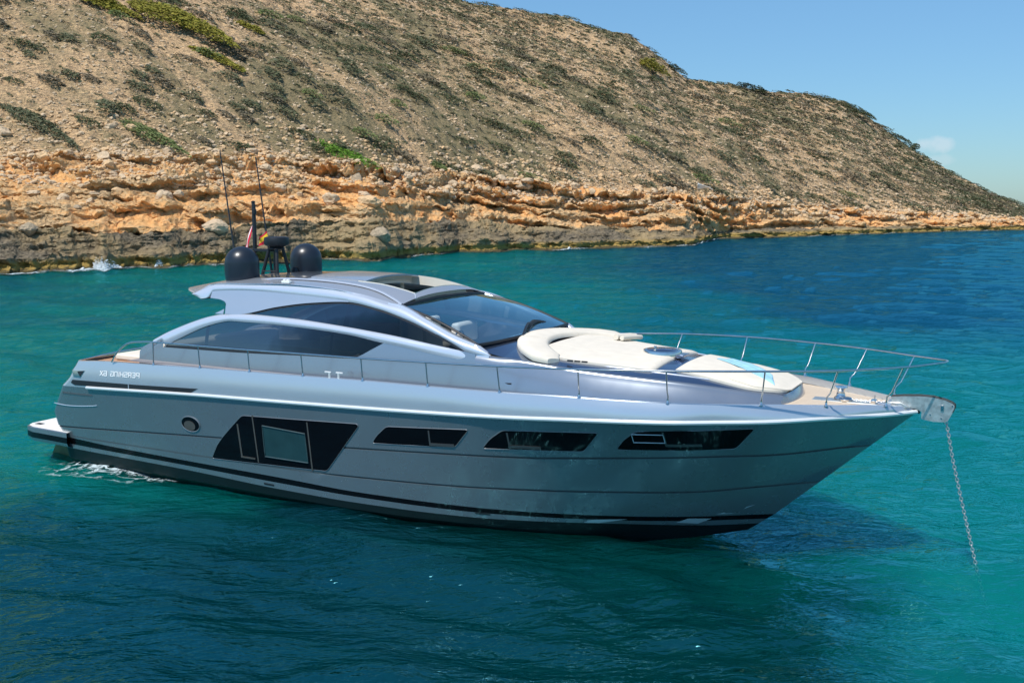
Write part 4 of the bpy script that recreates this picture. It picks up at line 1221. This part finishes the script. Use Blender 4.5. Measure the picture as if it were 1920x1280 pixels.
# headliner
b = MB(); G = []
for x in np.linspace(5.2, 9.75, 30):
    G.append([(x, y, roofz(x, y) - .10) for y in vsn])
o = 0
xsl = np.linspace(5.2, 9.75, 30)
for row in G: b.v += row
for i in range(29):
    for j in range(nv - 1):
        xm = .5 * (xsl[i] + xsl[i+1]); ym = .5 * (vsn[j] + vsn[j+1])
        if HX0 < xm < HX1 and abs(ym) < HYW: continue
        b.f.append((i*nv+j, i*nv+j+1, (i+1)*nv+j+1, (i+1)*nv+j)); b.m.append(0)
b.build('headliner', M['liner'], yacht, 60)
# sunroof liner walls and sliding panel
b = MB()
def wall(p, q, n=8):
    G = []
    for t in np.linspace(0, 1, n):
        x = p[0] + (q[0]-p[0])*t; y = p[1] + (q[1]-p[1])*t; z = roofz(x, y)
        G.append([(x, y, z + .012), (x, y, z - .17)])
    b.grid(G)
wall((HX0,-HYW),(HX1,-HYW)); wall((HX0,HYW),(HX1,HYW)); wall((HX0,-HYW),(HX0,HYW)); wall((HX1,-HYW),(HX1,HYW))
b.build('sunroof_liner', M['liner'], yacht, 40)
b = MB(); G = []
for x in np.linspace(7.3, 8.62, 10):
    G.append([(x, y, roofz(x, y) + .022) for y in np.linspace(-.9, .9, 13)])
b.grid(G); G2 = [[(p[0], p[1], p[2] - .035) for p in G[-1]], G[-1]]; b.grid(G2)
G2 = [[(p[-1][0], p[-1][1], p[-1][2] - .03) for p in G], [p[-1] for p in G]]; b.grid(G2)
G2 = [[(p[0][0], p[0][1], p[0][2] - .03) for p in G], [p[0] for p in G]]; b.grid(G2)
b.build('sunroof_panel', M['roof'], yacht, 40)
b = MB(); G = [[(x, y, roofz(x, y) + .006) for y in np.linspace(-.98, .98, 13)] for x in np.linspace(5.9, 7.24, 12)]
b.grid(G); b.build('roof_skylight', simple('skylight_glass', (.10,.105,.115), .10, 0, .6), yacht, 60)
# raised silver arcs on the roof
for side in (-1, 1):
    b = MB()
    P = [(x, side * y, roofz(x, y) + dz) for x, y, dz in ((6.15,1.12,-.02),(6.6,1.13,.015),(7.3,1.14,.02),(8.0,1.16,.02),(8.7,1.20,.02),(9.2,1.27,.02),(9.6,1.38,.015),(9.82,1.47,.0))]
    sp = spline(P, 6)
    G = [[(p.x, p.y - side*.05, p.z - .01), (p.x, p.y - side*.03, p.z + .012), (p.x, p.y + side*.02, p.z + .012), (p.x, p.y + side*.045, p.z - .012)] for p in sp]
    b.grid(G); b.build('roof_rail', M['silver'], yacht, 60)
for side in (-1, 1):
    b = MB(); b.tube([(x, side * y, roofz(x, y) + .006) for x, y in ((HX1, .95), (9.8, 1.0), (9.87, 1.1))], .012, 6)
    b.build('visor_bead', M['silver'], yacht)
b = MB(); b.box((7.05,-1.50,3.985),(7.25,-1.42,4.03)); b.box((7.08,-1.49,4.03),(7.14,-1.43,4.06)); b.box((7.17,-1.49,4.03),(7.22,-1.43,4.06))
b.build('navigation_light', M['white'], yacht, bevel=.01)

# ------------------------------------------------------------------ windshield
b = MB(); G = []
for t in np.linspace(-1, 1, 25):
    yt, yb = 1.50 * t, 1.80 * t
    pt = Vector((9.83 + .08 * (1 - t*t), yt, roofz(9.9, 1.5 * t) + .0 if abs(t) < .95 else 3.672))
    pt.z = 3.668 + .075 * (1 - t*t)
    pb = Vector((11.60 + .12 * (1 - t**4), yb, 3.105 + .005 * (1 - t*t)))
    row = []
    for s in np.linspace(0, 1, 10):
        p = pt.lerp(pb, s); p.z += .06 * math.sin(math.pi * s); row.append(tuple(p))
    G.append(row)
b.grid(G); ws = b.build('windshield', M['wglass'], yacht, 80)
b = MB()
b.tube([Vector(r[0]) + Vector((.0,0,.004)) for r in G], .028, 6)
b.tube([Vector(r[-1]) + Vector((-.02,0,.004)) for r in G], .03, 6)
b.tube([Vector(p) for p in G[0]], .022, 6); b.tube([Vector(p) for p in G[-1]], .022, 6)
b.build('windshield_seal', M['dblack'], ws, 60)
WG = G
for side in (-1, 1):
    Gp = []
    for x in np.linspace(9.6, 11.84, 40):
        z = float(UE(x)) - .06 * float(np.interp(x, [11.6, 11.84], [0, 1])); y = FC(x, float(UE(x))) - .05 * float(np.interp(x, [11.6, 11.84], [0, 1]))
        Gp.append([(x, side*(y + .010), z - .01), (x, side*(y - .012), z + .035), (x, side*(y - .10), z + .035), (x, side*(y - .135), z + .012), (x, side*(y - .14), z - .03)])
    b = MB(); b.grid(Gp); b.add(Gp[0], [(0,1,2,3,4)]); b.add(Gp[-1], [(4,3,2,1,0)]); b.build('windshield_pillar', M['silver'], yacht, 60)
# scuttle closing between windshield foot and trunk deck
b = MB()
G = [[(WG[j][-1][0] - .05, WG[j][-1][1], 3.08) for j in range(25)], [(11.52, 1.84*t, float(min(2.99 + .1*(1-t*t), 3.09))) for t in np.linspace(-1, 1, 25)]]
G = [[(WG[j][-1][0] - .06, WG[j][-1][1] * 1.0, 3.10) for j in range(25)],
     [(WG[j][-1][0] + .04, WG[j][-1][1] * 1.0, 3.065 - .05 * abs(t)**3) for j, t in zip(range(25), np.linspace(-1, 1, 25))],
     [(12.0, 1.82 * t, float(TCZ(12.0)) - .11 * abs(t)**2.2 + .01) for t in np.linspace(-1, 1, 25)],
     [(12.3, 1.78 * t, float(TCZ(12.3)) - .12 * abs(t)**2.2 - .02) for t in np.linspace(-1, 1, 25)]]
b.grid(G); b.build('scuttle', M['deckpaint'], yacht, 60)
# wiper: pivot on the scuttle, arm lying up over the glass to port
wp = MB()
wp.lathe([(.0,.0),(.05,.0),(.05,.05),(.035,.09),(.0,.1)], (11.86,-.72,3.03), 14)
wp.build('wiper_pivot', M['steel'], yacht)
wp = MB(); wp.tube(spline([(11.86,-.72,3.10),(11.70,-.25,3.25),(11.55,.15,3.28),(11.5,.45,3.25)], 6), .026, 6)
wp.tube(spline([(11.84,-.66,3.08),(11.74,-.2,3.19),(11.60,.2,3.24)], 6), .010, 6)
wa = wp.build('wiper_arm', M['dblack'], yacht)
wp = MB(); wp.tube(spline([(11.62,-.05,3.22),(11.48,.45,3.26),(11.42,.75,3.245),(11.45,1.05,3.20)], 6), [.03 + .018 * math.sin(k/18*math.pi) for k in range(19)], 6)
wp.build('wiper_blade', M['rubber'], wa)
b = MB(); b.lathe([(0,0),(.07,0),(.075,.02),(.05,.04),(0,.045)], (11.98,-1.2,2.95), 18); b.build('filler_cap', M['steel'], yacht)

# ------------------------------------------------------------------ interior
b = MB(); b.grid([[(x, y, 2.0) for y in (-1.9, 1.9)] for x in (4.2, 11.4)]); b.build('saloon_floor', M['intb'], yacht, 0)
b = MB(); b.box((6.0,.9,2.0),(9.1,1.75,2.62)); b.box((6.0,1.5,2.62),(9.0,1.75,2.92)); b.build('saloon_sofa', M['intb'], yacht, bevel=.05)
b = MB(); b.box((6.2,-1.75,2.0),(8.6,-1.2,2.72)); b.build('galley_unit', M['intd'], yacht, bevel=.03)
b = MB(); b.box((10.75,-1.6,2.0),(11.5,1.7,2.90)); b.prism([(10.72,2.90),(11.45,2.90),(11.4,2.98),(10.85,3.04)], -1.5, .9)
db = b.build('dashboard', M['intd'], yacht, bevel=.03)
b = MB()
b.tube([(10.60 + .06*math.cos(a), -.85 + .2*math.sin(a), 3.0 + .19*math.cos(a)) for a in np.linspace(0, 2*math.pi, 25)[:-1]], .016, 6, closed=True)
b.tube([(10.60,-.85,3.0),(10.78,-.85,2.95)], .02, 6); b.tube([(10.60,-1.04,3.0),(10.60,-.66,3.0)], .012, 6)
b.build('steering_wheel', M['steel'], yacht)
def helm_seat(y):
    b = MB(); b.box((9.75,y-.29,2.55),(10.35,y+.29,2.72)); s = b.build('helm_seat', M['seatw'], yacht, bevel=.06)
    b = MB(); b.prism([(9.62,2.62),(9.82,2.62),(9.74,3.36),(9.60,3.36)], y-.27, y+.27); b.build('seat_back', M['seatw'], s, bevel=.05)
    b = MB(); b.tube([(10.0,y,2.0),(10.0,y,2.56)], .06, 10); b.build('seat_pedestal', M['dblack'], s)
for y in (-.98, -.30): helm_seat(y)
b = MB(); b.box((9.7,.7,2.5),(10.6,1.5,2.68)); b.box((9.5,.7,2.6),(9.7,1.5,3.12)); b.build('companion_seat', M['seatw'], yacht, bevel=.06)
b = MB(); b.tube([(8.2,.85,2.0),(8.25,.85,3.95)], .045, 10); b.build('cabin_post', M['liner'], yacht)

# ------------------------------------------------------------------ sunpads
def pad(name, outline_fn, x0, x1, n, zf, th, par=yacht, rim=.03, mat='cushion', crown=.015):
    """outline_fn(x) -> half width ; zf(x,y) -> bottom height"""
    b = MB(); G = []
    xs = np.linspace(x0, x1, n)
    for i, x in enumerate(xs):
        e = min(x - x0, x1 - x); k = 1 - max(0, 1 - e / (rim * 2)) ** 2
        w = outline_fn(x); row = []
        ts = [-1, -1] + list(np.linspace(-1, 1, 15)) + [1, 1]
        for q, t in enumerate(ts):
            y = w * t; z0 = zf(x, y)
            if q in (0, len(ts)-1): z = z0
            elif q in (1, len(ts)-2): z = z0 + th * .65 * (.4 + .6 * k)
            else:
                ee = (1 - abs(t)) * w; kk = 1 - max(0, 1 - ee / (rim * 2.2)) ** 2
                yy = y * (1 - .02 * (abs(t) == 1)); z = z0 + th * (.72 + .28 * k * kk) * (.55 + .45 * k) + crown * (1 - t*t) * k
            row.append((x, y, z))
        G.append(row)
    b.grid([[(p[0] - .004, p[1], zf(p[0], p[1])) for p in G[0]]] + G + [[(p[0] + .004, p[1], zf(p[0], p[1])) for p in G[-1]]])
    return b.build(name, M[mat], par, 60)
def tdz(x, y):
    xx = min(max(x, 11.5), 16.5); ys = float(SHY(xx)) - .065; zs = float(SHZ(xx)); zc = float(TCZ(xx)); ez = min(zs + .05, zc); a = min(abs(y) / ys, 1)
    return (zs + (ez - zs) * (1 - a) / .2) if a > .8 else ez + (zc - ez) * (1 - (a / .8) ** 2) ** .9
HWm = cub([12.3,13.0,14.0,14.52,14.56], [1.46,1.40,1.25,1.17,1.08])
p1 = pad('sunpad', lambda x: float(HWm(x)), 12.35, 14.50, 34, tdz, .05, crown=.004)
HW2 = cub([14.73,14.85,15.3,15.9,16.3,16.45,16.53], [.86,.94,.98,.93,.74,.60,.42])
p2 = pad('forward_sunpad', lambda x: float(HW2(x)), 14.79, 16.50, 30, tdz, .05, crown=.004)
HW3 = cub([15.55,15.7,16.0,16.3,16.46,16.56], [.70,.86,.86,.72,.58,.40])
pad('headrest_bolster', lambda x: float(HW3(x)), 15.55, 16.56, 20, lambda x, y: tdz(x, y) + .030, .042 , rim=.10, crown=.0)
# seams
M['seam'] = simple('seam_thread', (.62,.56,.47), .8)
for y in (-.62, .62):
    b = MB(); b.tube([(x, y, tdz(x, y) + .051) for x in np.linspace(12.5, 14.45, 14)], .006, 4); b.build('sunpad_seam', M['seam'], p1)
# curved backrest
b = MB()
cen = []
for a in np.linspace(-1, 1, 41):
    y = 1.62 * math.sin(a * 1.25) / math.sin(1.25); x = 12.92 - .95 * (math.cos(a * 1.25) - math.cos(1.25)) / (1 - math.cos(1.25))
    cen.append((x, y, tdz(x, y)))
G = []
for i, c in enumerate(cen):
    p = Vector(c); q = Vector(cen[min(i+1, 40)]) - Vector(cen[max(i-1, 0)]); q.z = 0; q.normalize(); nrm = Vector((q.y, -q.x, 0))  # forward
    s = min(1, .45 + min(i, 40 - i) / 3.5)
    ww = .27; hh = .115 * (.35 + .65 * s)
    prof = [(-1,0),(-1.05,.35),(-1.02,.85),(-.88,1.06),(-.3,1.08),(.25,.98),(.78,.82),(.97,.6),(1.0,.0)]
    G.append([tuple(p + nrm * (u * ww * s) + Vector((0,0,v*hh))) for u, v in prof])
b.grid(G); b.add(G[0], [tuple(range(9))]); b.add(G[-1], [tuple(range(9))[::-1]])
bk = b.build('curved_backrest', M['cushion'], yacht, 60)
for i in (14, 27):
    b = MB(); b.tube([Vector(p) + Vector((0,0,.002)) for p in G[i]], .003, 4); b.build('backrest_seam', M['seam'], bk)
# deck hatch between the pads
b = MB(); b.lathe([(.34,-.02),(.34,.05),(.33,.075),(.29,.085),(.28,.075)], (14.22,.05,2.90), 40); ht = b.build('deck_hatch', M['steel'], yacht, 50)
b = MB(); b.lathe([(.285,.07),(.27,.085),(.0,.095)], (14.22,.05,2.90), 40); b.build('hatch_lid', M['deckpaint'], ht, 50)
for a in (20, 140, 260):
    b = MB(); b.box((14.22+.25*math.cos(R(a))-.02, .05+.25*math.sin(R(a))-.02, 2.98), (14.22+.25*math.cos(R(a))+.02, .05+.25*math.sin(R(a))+.02, 3.01))
    b.build('hatch_handle', M['steel'], ht, bevel=.005)
b = MB(); b.box((14.45,-.12,2.872),(14.66,.22,2.925)); b.build('hatch_hinge', M['deckpaint'], ht, bevel=.008)
for k in range(3):
    b = MB(); b.box((13.12 + k*.13, -1.52, 2.90), (13.22 + k*.13, -1.49, 2.925)); b.build('pad_fastener', M['dblack'], yacht)

# ------------------------------------------------------------------ rails
near = [(3.27,2.36,2.30),(3.45,2.40,2.475),(3.70,2.42,2.66),(3.92,2.42,2.745),(4.2,2.42,2.775),(4.54,2.42,2.79),(5.75,2.43,2.797),(7.0,2.43,2.80),(8.26,2.43,2.813),(9.59,2.43,2.825),(10.93,2.43,2.85),(12.3,2.44,2.885),
        (13.76,2.50,2.955),(15.11,2.285,3.000),(16.47,1.80,3.028),(17.424,1.318,3.042),(18.256,.673,3.063)]
P = [(x, -y, z) for x, y, z in near] + [(18.70,-.22,3.093),(18.79,-.06,3.10),(18.79,.06,3.10),(18.70,.22,3.093)] + [(x, y, z) for x, y, z in near[::-1]]
b = MB(); b.tube(spline(P, 6), .0165, 8); b.build('guard_rail', M['steel'], yacht, 80)
st = [(4.45,2.35,4.54,2.42),(5.72,2.37,5.75,2.43),(6.98,2.375,7.0,2.43),(8.25,2.375,8.26,2.43),(9.58,2.375,9.59,2.43),(10.92,2.36,10.93,2.43),(12.28,2.31,12.3,2.44),
      (13.67,2.25,13.76,2.50),(15.06,2.05,15.11,2.285),(16.36,1.53,16.47,1.80),(17.216,1.0,17.424,1.318),(18.006,.455,18.256,.673)]
tz = cub([n[0] for n in near], [n[2] for n in near])
for side in (-1, 1):
    for (xb, yb, xt, yt) in st:
        zb = float(DZf(xb)); zt = float(tz(xt)); b = MB()
        k = .22 if xb > 13 else .05
        b.tube([(xb, side*yb, zb - .02), (xb + .005, side*yb, zb + (zt - zb) * k), (xb + (xt-xb)*(k+.12), side*(yb + (yt-yb)*(k+.12)), zb + (zt-zb)*(k+.14)), (xt, side*yt, zt)], .0125, 8)
        b.lathe([(.032,-.0),(.03,.01),(.018,.022),(.018,.06)], (xb, side*yb, zb + .004), 12)
        b.build('stanchion', M['steel'], yacht, 60)
# cleats on the near gunwale
for side in (-1, 1):
    b = MB()
    for x in (8.83, 9.03):
        y = side * (float(Df(x)) - .05); z = float(DZf(x))
        b.tube([(x, y, z), (x, y, z + .095)], .02, 8)
        b.tube([(x - .10 if x < 8.9 else x - .05, y, z + .098), (x + .04 if x < 8.9 else x + .10, y, z + .098)], .017, 8)
    b.build('mooring_cleat', M['rub'], yacht)
# aft coaming wing on the far side
b = MB()
b.tube(spline([(4.15,1.93,2.80),(3.75,1.95,2.66),(3.3,1.97,2.56),(2.95,1.98,2.44),(2.85,1.98,2.30),(3.1,1.97,2.22),(3.5,1.95,2.2)], 8), [.07 - .02*abs(k/48 - .5) for k in range(49)], 10)
b.build('coaming_wing', M['silver'], yacht, 80)
b = MB(); b.tube([(3.55,1.9,2.25),(3.5,1.9,2.58)], .03, 8); b.tube([(3.3,1.95,2.55),(3.9,1.95,2.58)], .02, 8); b.build('cockpit_handrail', M['steel'], yacht)
b = MB(); b.tube(spline([(2.1,-2.15,2.23),(2.0,-1.2,2.26),(1.98,0,2.27),(2.0,1.2,2.26),(2.1,2.15,2.23)], 6), .018, 8); b.build('aft_handrail', M['steel'], yacht)

# ------------------------------------------------------------------ domes, mast, radar
def dome(x, y):
    z = roofz(x, y) - .05; Rr = .346; b = MB()
    prof = [(Rr*.93, -.05), (Rr*.97, .06), (Rr, .12), (Rr, .36)] + [(Rr * math.cos(a), .36 + Rr * .97 * math.sin(a)) for a in np.linspace(0, math.pi/2, 14)[1:]]
    b.lathe(prof, (x, y, z), 48)
    return b.build('radome', M['dome'], yacht, 60)
d1 = dome(5.58, -.97); dome(5.62, .99)
b = MB(); b.lathe([(0,0),(.014,0),(.014,.01),(0,.012)], (0,0,0), 8)
b.build('dome_screw', M['steel'], d1, loc=(5.45, -1.30, 4.06))
b = MB(); b.lathe([(.0,4.60),(.16,4.605),(.245,4.64),(.262,4.68),(.262,4.76),(.25,4.80),(.20,4.815),(0,4.82)], (5.66,0,0), 40)
b.build('radar_scanner', M['dblack'], yacht, 40)
b = MB()
for sx, sy in ((-1,-1),(-1,1),(1,-1),(1,1)):
    b.tube([(5.62 + sx*.21, sy*.20, 3.98), (5.64 + sx*.10, sy*.10, 4.56)], .036, 8)
b.tube([(5.41,-.20,4.10),(5.83,-.20,4.10)], .015, 6); b.tube([(5.41,.20,4.25),(5.83,.20,4.25)], .015, 6)
b.lathe([(.0,4.55),(.16,4.55),(.17,4.57),(.15,4.60),(0,4.60)], (5.66,0,0), 24)
b.lathe([(.0,-.1),(.14,-.1),(.16,-.02),(.14,.02),(0,.02)], (5.62,0,4.03), 20)
b.build('radar_pedestal', M['dblack'], yacht, 40)
b = MB(); b.box((4.98,-.05,4.50),(5.60,.05,4.555)); b.build('mast_arm', M['dblack'], yacht, bevel=.01)
b = MB(); b.tube([(5.06,0,4.47),(5.06,0,5.45),(5.05,0,5.52)], [.045,.042,.036], 12); mast = b.build('mast', M['dblack'], yacht, 60)
b = MB(); b.lathe([(0,-.04),(.045,-.04),(.045,.05),(.03,.06),(0,.065)], (5.12,-.05,5.33), 14); b.tube([(5.06,0,5.32),(5.12,-.05,5.32)], .012, 6)
b.build('mast_light', M['dblack'], mast)
b = MB(); b.lathe([(0,.0),(.04,.0),(.045,.03),(0,.05)], (5.05,0,5.52), 14); b.build('mast_cap', M['dblack'], mast)
b = MB(); b.lathe([(0,0),(.09,0),(.09,.05),(.06,.12),(0,.13)], (5.62,.62,roofz(5.62,.62)), 18); b.build('horn', M['dblack'], yacht)
for base, top in (((4.46,.10,3.9),(4.07,.10,6.63)), ((5.16,.40,4.0),(4.80,.40,6.50))):
    b = MB(); a, c = Vector(base), Vector(top)
    b.tube([a, a.lerp(c, .12), a.lerp(c, .13), c], [.03, .026, .020, .013], 6); b.build('whip_antenna', M['dblack'], yacht)

# flags (hang from the mast halyards: things of their own)
def cloth(name, corners, n, m, wave, mats, split, loc):
    """corners: 4 points, rows along the hoist; split: list of band limits across"""
    b = MB(); A, B, Cc, D = [Vector(c) for c in corners]; G = []
    for i in range(n):
        s = i / (n - 1); row = []
        for j in range(m):
            t = j / (m - 1); p = A.lerp(B, t).lerp(D.lerp(Cc, t), s)
            p += Vector((0, wave * math.sin(t * 7 + s * 3) * (.3 + t), wave * .3 * math.sin(t * 9)))
            row.append(p)
        G.append(row)
    rmx = []
    for i in range(n - 1):
        s = (i + .5) / (n - 1); rmx.append(sum(1 for q in split if s > q))
    b.grid([[tuple(p) for p in r] for r in G], rmx)
    o = b.build(name, mats, None, 0)
    o.location = (BX, BY, 0); o.rotation_euler = (0, 0, -BTH)
    so = o.modifiers.new('s', 'SOLIDIFY'); so.thickness = .004
    return o
fl = cloth('ensign_flag', [(5.02,0,5.08),(4.86,.0,4.45),(4.62,.10,4.45),(4.95,.05,5.03)], 18, 14, .03, [M['flagred'], M['flagwhite'], M['flagred']], [.45, .8], None)
tag(fl, 'limp red and white flag hanging beside the black mast', 'flag')
fl = cloth('courtesy_flag', [(5.38,.02,4.93),(5.14,.02,4.76),(5.12,.06,4.60),(5.40,.04,4.70)], 16, 14, .025, [M['flagred'], M['flagyel'], M['flagred']], [.2, .66], None)
tag(fl, 'small red and yellow striped flag between mast and radar', 'flag')

# ------------------------------------------------------------------ foredeck gear, bow roller, chain
b = MB(); b.lathe([(.105,0),(.105,.02),(.07,.05),(.062,.14),(.085,.17),(.105,.185),(.10,.205),(0,.21)], (17.23,.13,DZ+.03), 28)
wl_ = b.build('windlass', M['steel'], yacht, 50)
b = MB(); b.lathe([(.0,0),(.10,0),(.11,.03),(.09,.055),(0,.06)], (17.33,-.02,DZ+.03), 22); b.build('chain_gypsy', M['steel'], wl_, 50)
b = MB()
b.box((16.82,-.11,DZ+.012),(17.95,.17,DZ+.026)); b.build('windlass_tray', M['galv'], yacht, bevel=.005)
def links(P, Rl=.028, r=.0065, pitch=.042):
    b = MB(); P = [Vector(p) for p in P]; L = [0]
    for i in range(1, len(P)): L.append(L[-1] + (P[i] - P[i-1]).length)
    n = int(L[-1] / pitch)
    for k in range(n):
        s = (k + .5) * pitch; i = max(j for j in range(len(P)-1) if L[j] <= s); t = (s - L[i]) / (L[i+1] - L[i])
        c = P[i].lerp(P[i+1], t); d = (P[i+1] - P[i]).normalized()
        x = d.cross(Vector((0,1,0)) if abs(d.y) < .9 else Vector((1,0,0))).normalized(); y = d.cross(x)
        q = x if k % 2 else y
        loop = []
        for a in np.linspace(0, 2*math.pi, 11)[:-1]:
            loop.append(c + d * (Rl * 1.0 * math.cos(a)) + q * (Rl * .62 * math.sin(a)))
        b.tube(loop, r, 5, closed=True)
    return b
links([(17.38,0,DZ+.05),(17.7,0,DZ+.05),(18.05,0,DZ+.06),(18.4,0,2.44)], .022, .006, .034).build('deck_chain', M['chain'], yacht, 60)
b = MB(); b.box((17.72,-.10,DZ+.02),(17.80,.10,DZ+.08)); b.tube([(17.76,.08,DZ+.05),(17.76,.08,DZ+.14)], .012, 6); b.tube([(17.85,-.16,DZ+.05),(18.05,-.18,DZ+.05)], .03, 8)
b.build('chain_stopper', M['steel'], yacht, bevel=.008)
cheek = [(18.02,2.50),(18.2,2.525),(18.45,2.545),(18.63,2.542),(18.80,2.51),(18.90,2.475),(18.945,2.44),(18.945,2.39),(18.915,2.32),(18.86,2.20),(18.825,2.168),(18.65,2.16),(18.475,2.185),(18.475,2.30),(18.40,2.335),(18.05,2.36)]
b = MB(); b.prism(cheek, -.055, -.047); b.prism(cheek, .047, .055)
br = b.build('bow_roller', M['galv'], yacht, 20)
b = MB(); b.tube([(x, y, z + .004) for x, z, y in [(p[0], p[1], -.051) for p in cheek[:9]]], .008, 6); b.tube([(p[0], .051, p[1] + .004) for p in cheek[:9]], .008, 6)
b.build('roller_edge', M['rubber'], br)
b = MB()
for x, z in ((18.77,2.40),(18.60,2.27),(18.76,2.225),(18.91,2.43)):
    b.tube([(x,-.065,z),(x,.065,z)], .018 if z < 2.42 and x < 18.8 and z > 2.35 else .011, 10)
b.box((18.745,-.075,2.345),(18.79,-.055,2.43))
b.build('roller_bolt', M['steel'], br, bevel=.003)
b = MB(); b.prism([(17.95,2.345),(18.32,2.36),(18.18,2.44),(17.98,2.43)], -.16, .16); b.build('bow_plate', M['galv'], yacht, bevel=.01)
bc = links([(18.80,0,2.22),(18.84,0,2.13),(18.95,0,1.6),(19.1,0,1.0),(19.25,0,.42),(19.36,0,0),(19.5,0,-.5),(19.7,0,-1.1)], .034, .0085, .050).build('anchor_chain', M['chain'], None, 60)
bc.location = (BX, BY, 0); bc.rotation_euler = (0, 0, -BTH)
tag(bc, 'galvanised anchor chain running from the bow roller down into the water', 'chain')

# towels
def towel(name, P, loc, mat, label):
    G = P; b = MB(); b.grid(G); o = b.build(name, mat, None, 60)
    o.location = (BX, BY, 0); o.rotation_euler = (0, 0, -BTH)
    s = o.modifiers.new('s', 'SOLIDIFY'); s.thickness = .012; s.offset = 1
    return tag(o, label, 'towel')
def bow_blanket():
    G = []
    A, B, Cc, D = Vector((15.15,.12)), Vector((16.28,-.62)), Vector((16.15,-.20)), Vector((15.28,.36))
    A, B, Cc, D = Vector((15.12,.30)), Vector((16.34,-.62)), Vector((16.16,-.05)), Vector((15.35,.78))
    for i in range(22):
        row = []
        for j in range(10):
            s, t = i / 21, j / 9; p = A.lerp(B, s).lerp(D.lerp(Cc, s), t)
            k = .5 + .5 * abs(math.cos(s * math.pi)); 
            zp = tdz(p.x, p.y) + .060 + (.018 if p.x > 15.7 else .018 * max(0, (p.x - 15.45) / .25))
            row.append((p.x, p.y + .02 * math.sin(s * 9), zp + .006 + .008 * math.sin(t * 11 + s * 5)))
        G.append(row)
    return G
towel('blue_towel', bow_blanket(), None, M['bluecloth'], 'rumpled pale blue towel lying on the forward sunpad')
b = MB()
for (x, z, r) in ((13.06,.0,.055),(13.18,.02,.045)):
    P = [(x + .03*k, .75 + k*.17 , tdz(x, .75 + k*.17) + .06 + r + z*.5) for k in range(5)]
    sp = []
    for q in P: sp.append(q)
    b.tube(sp, [r, r*1.08, r, r*1.05, r*.95], 14)
o = b.build('rolled_towel', M['cushion'], None, 60); o.location = (BX, BY, 0); o.rotation_euler = (0, 0, -BTH)
tag(o, 'cream rolled towel lying against the curved backrest', 'towel')
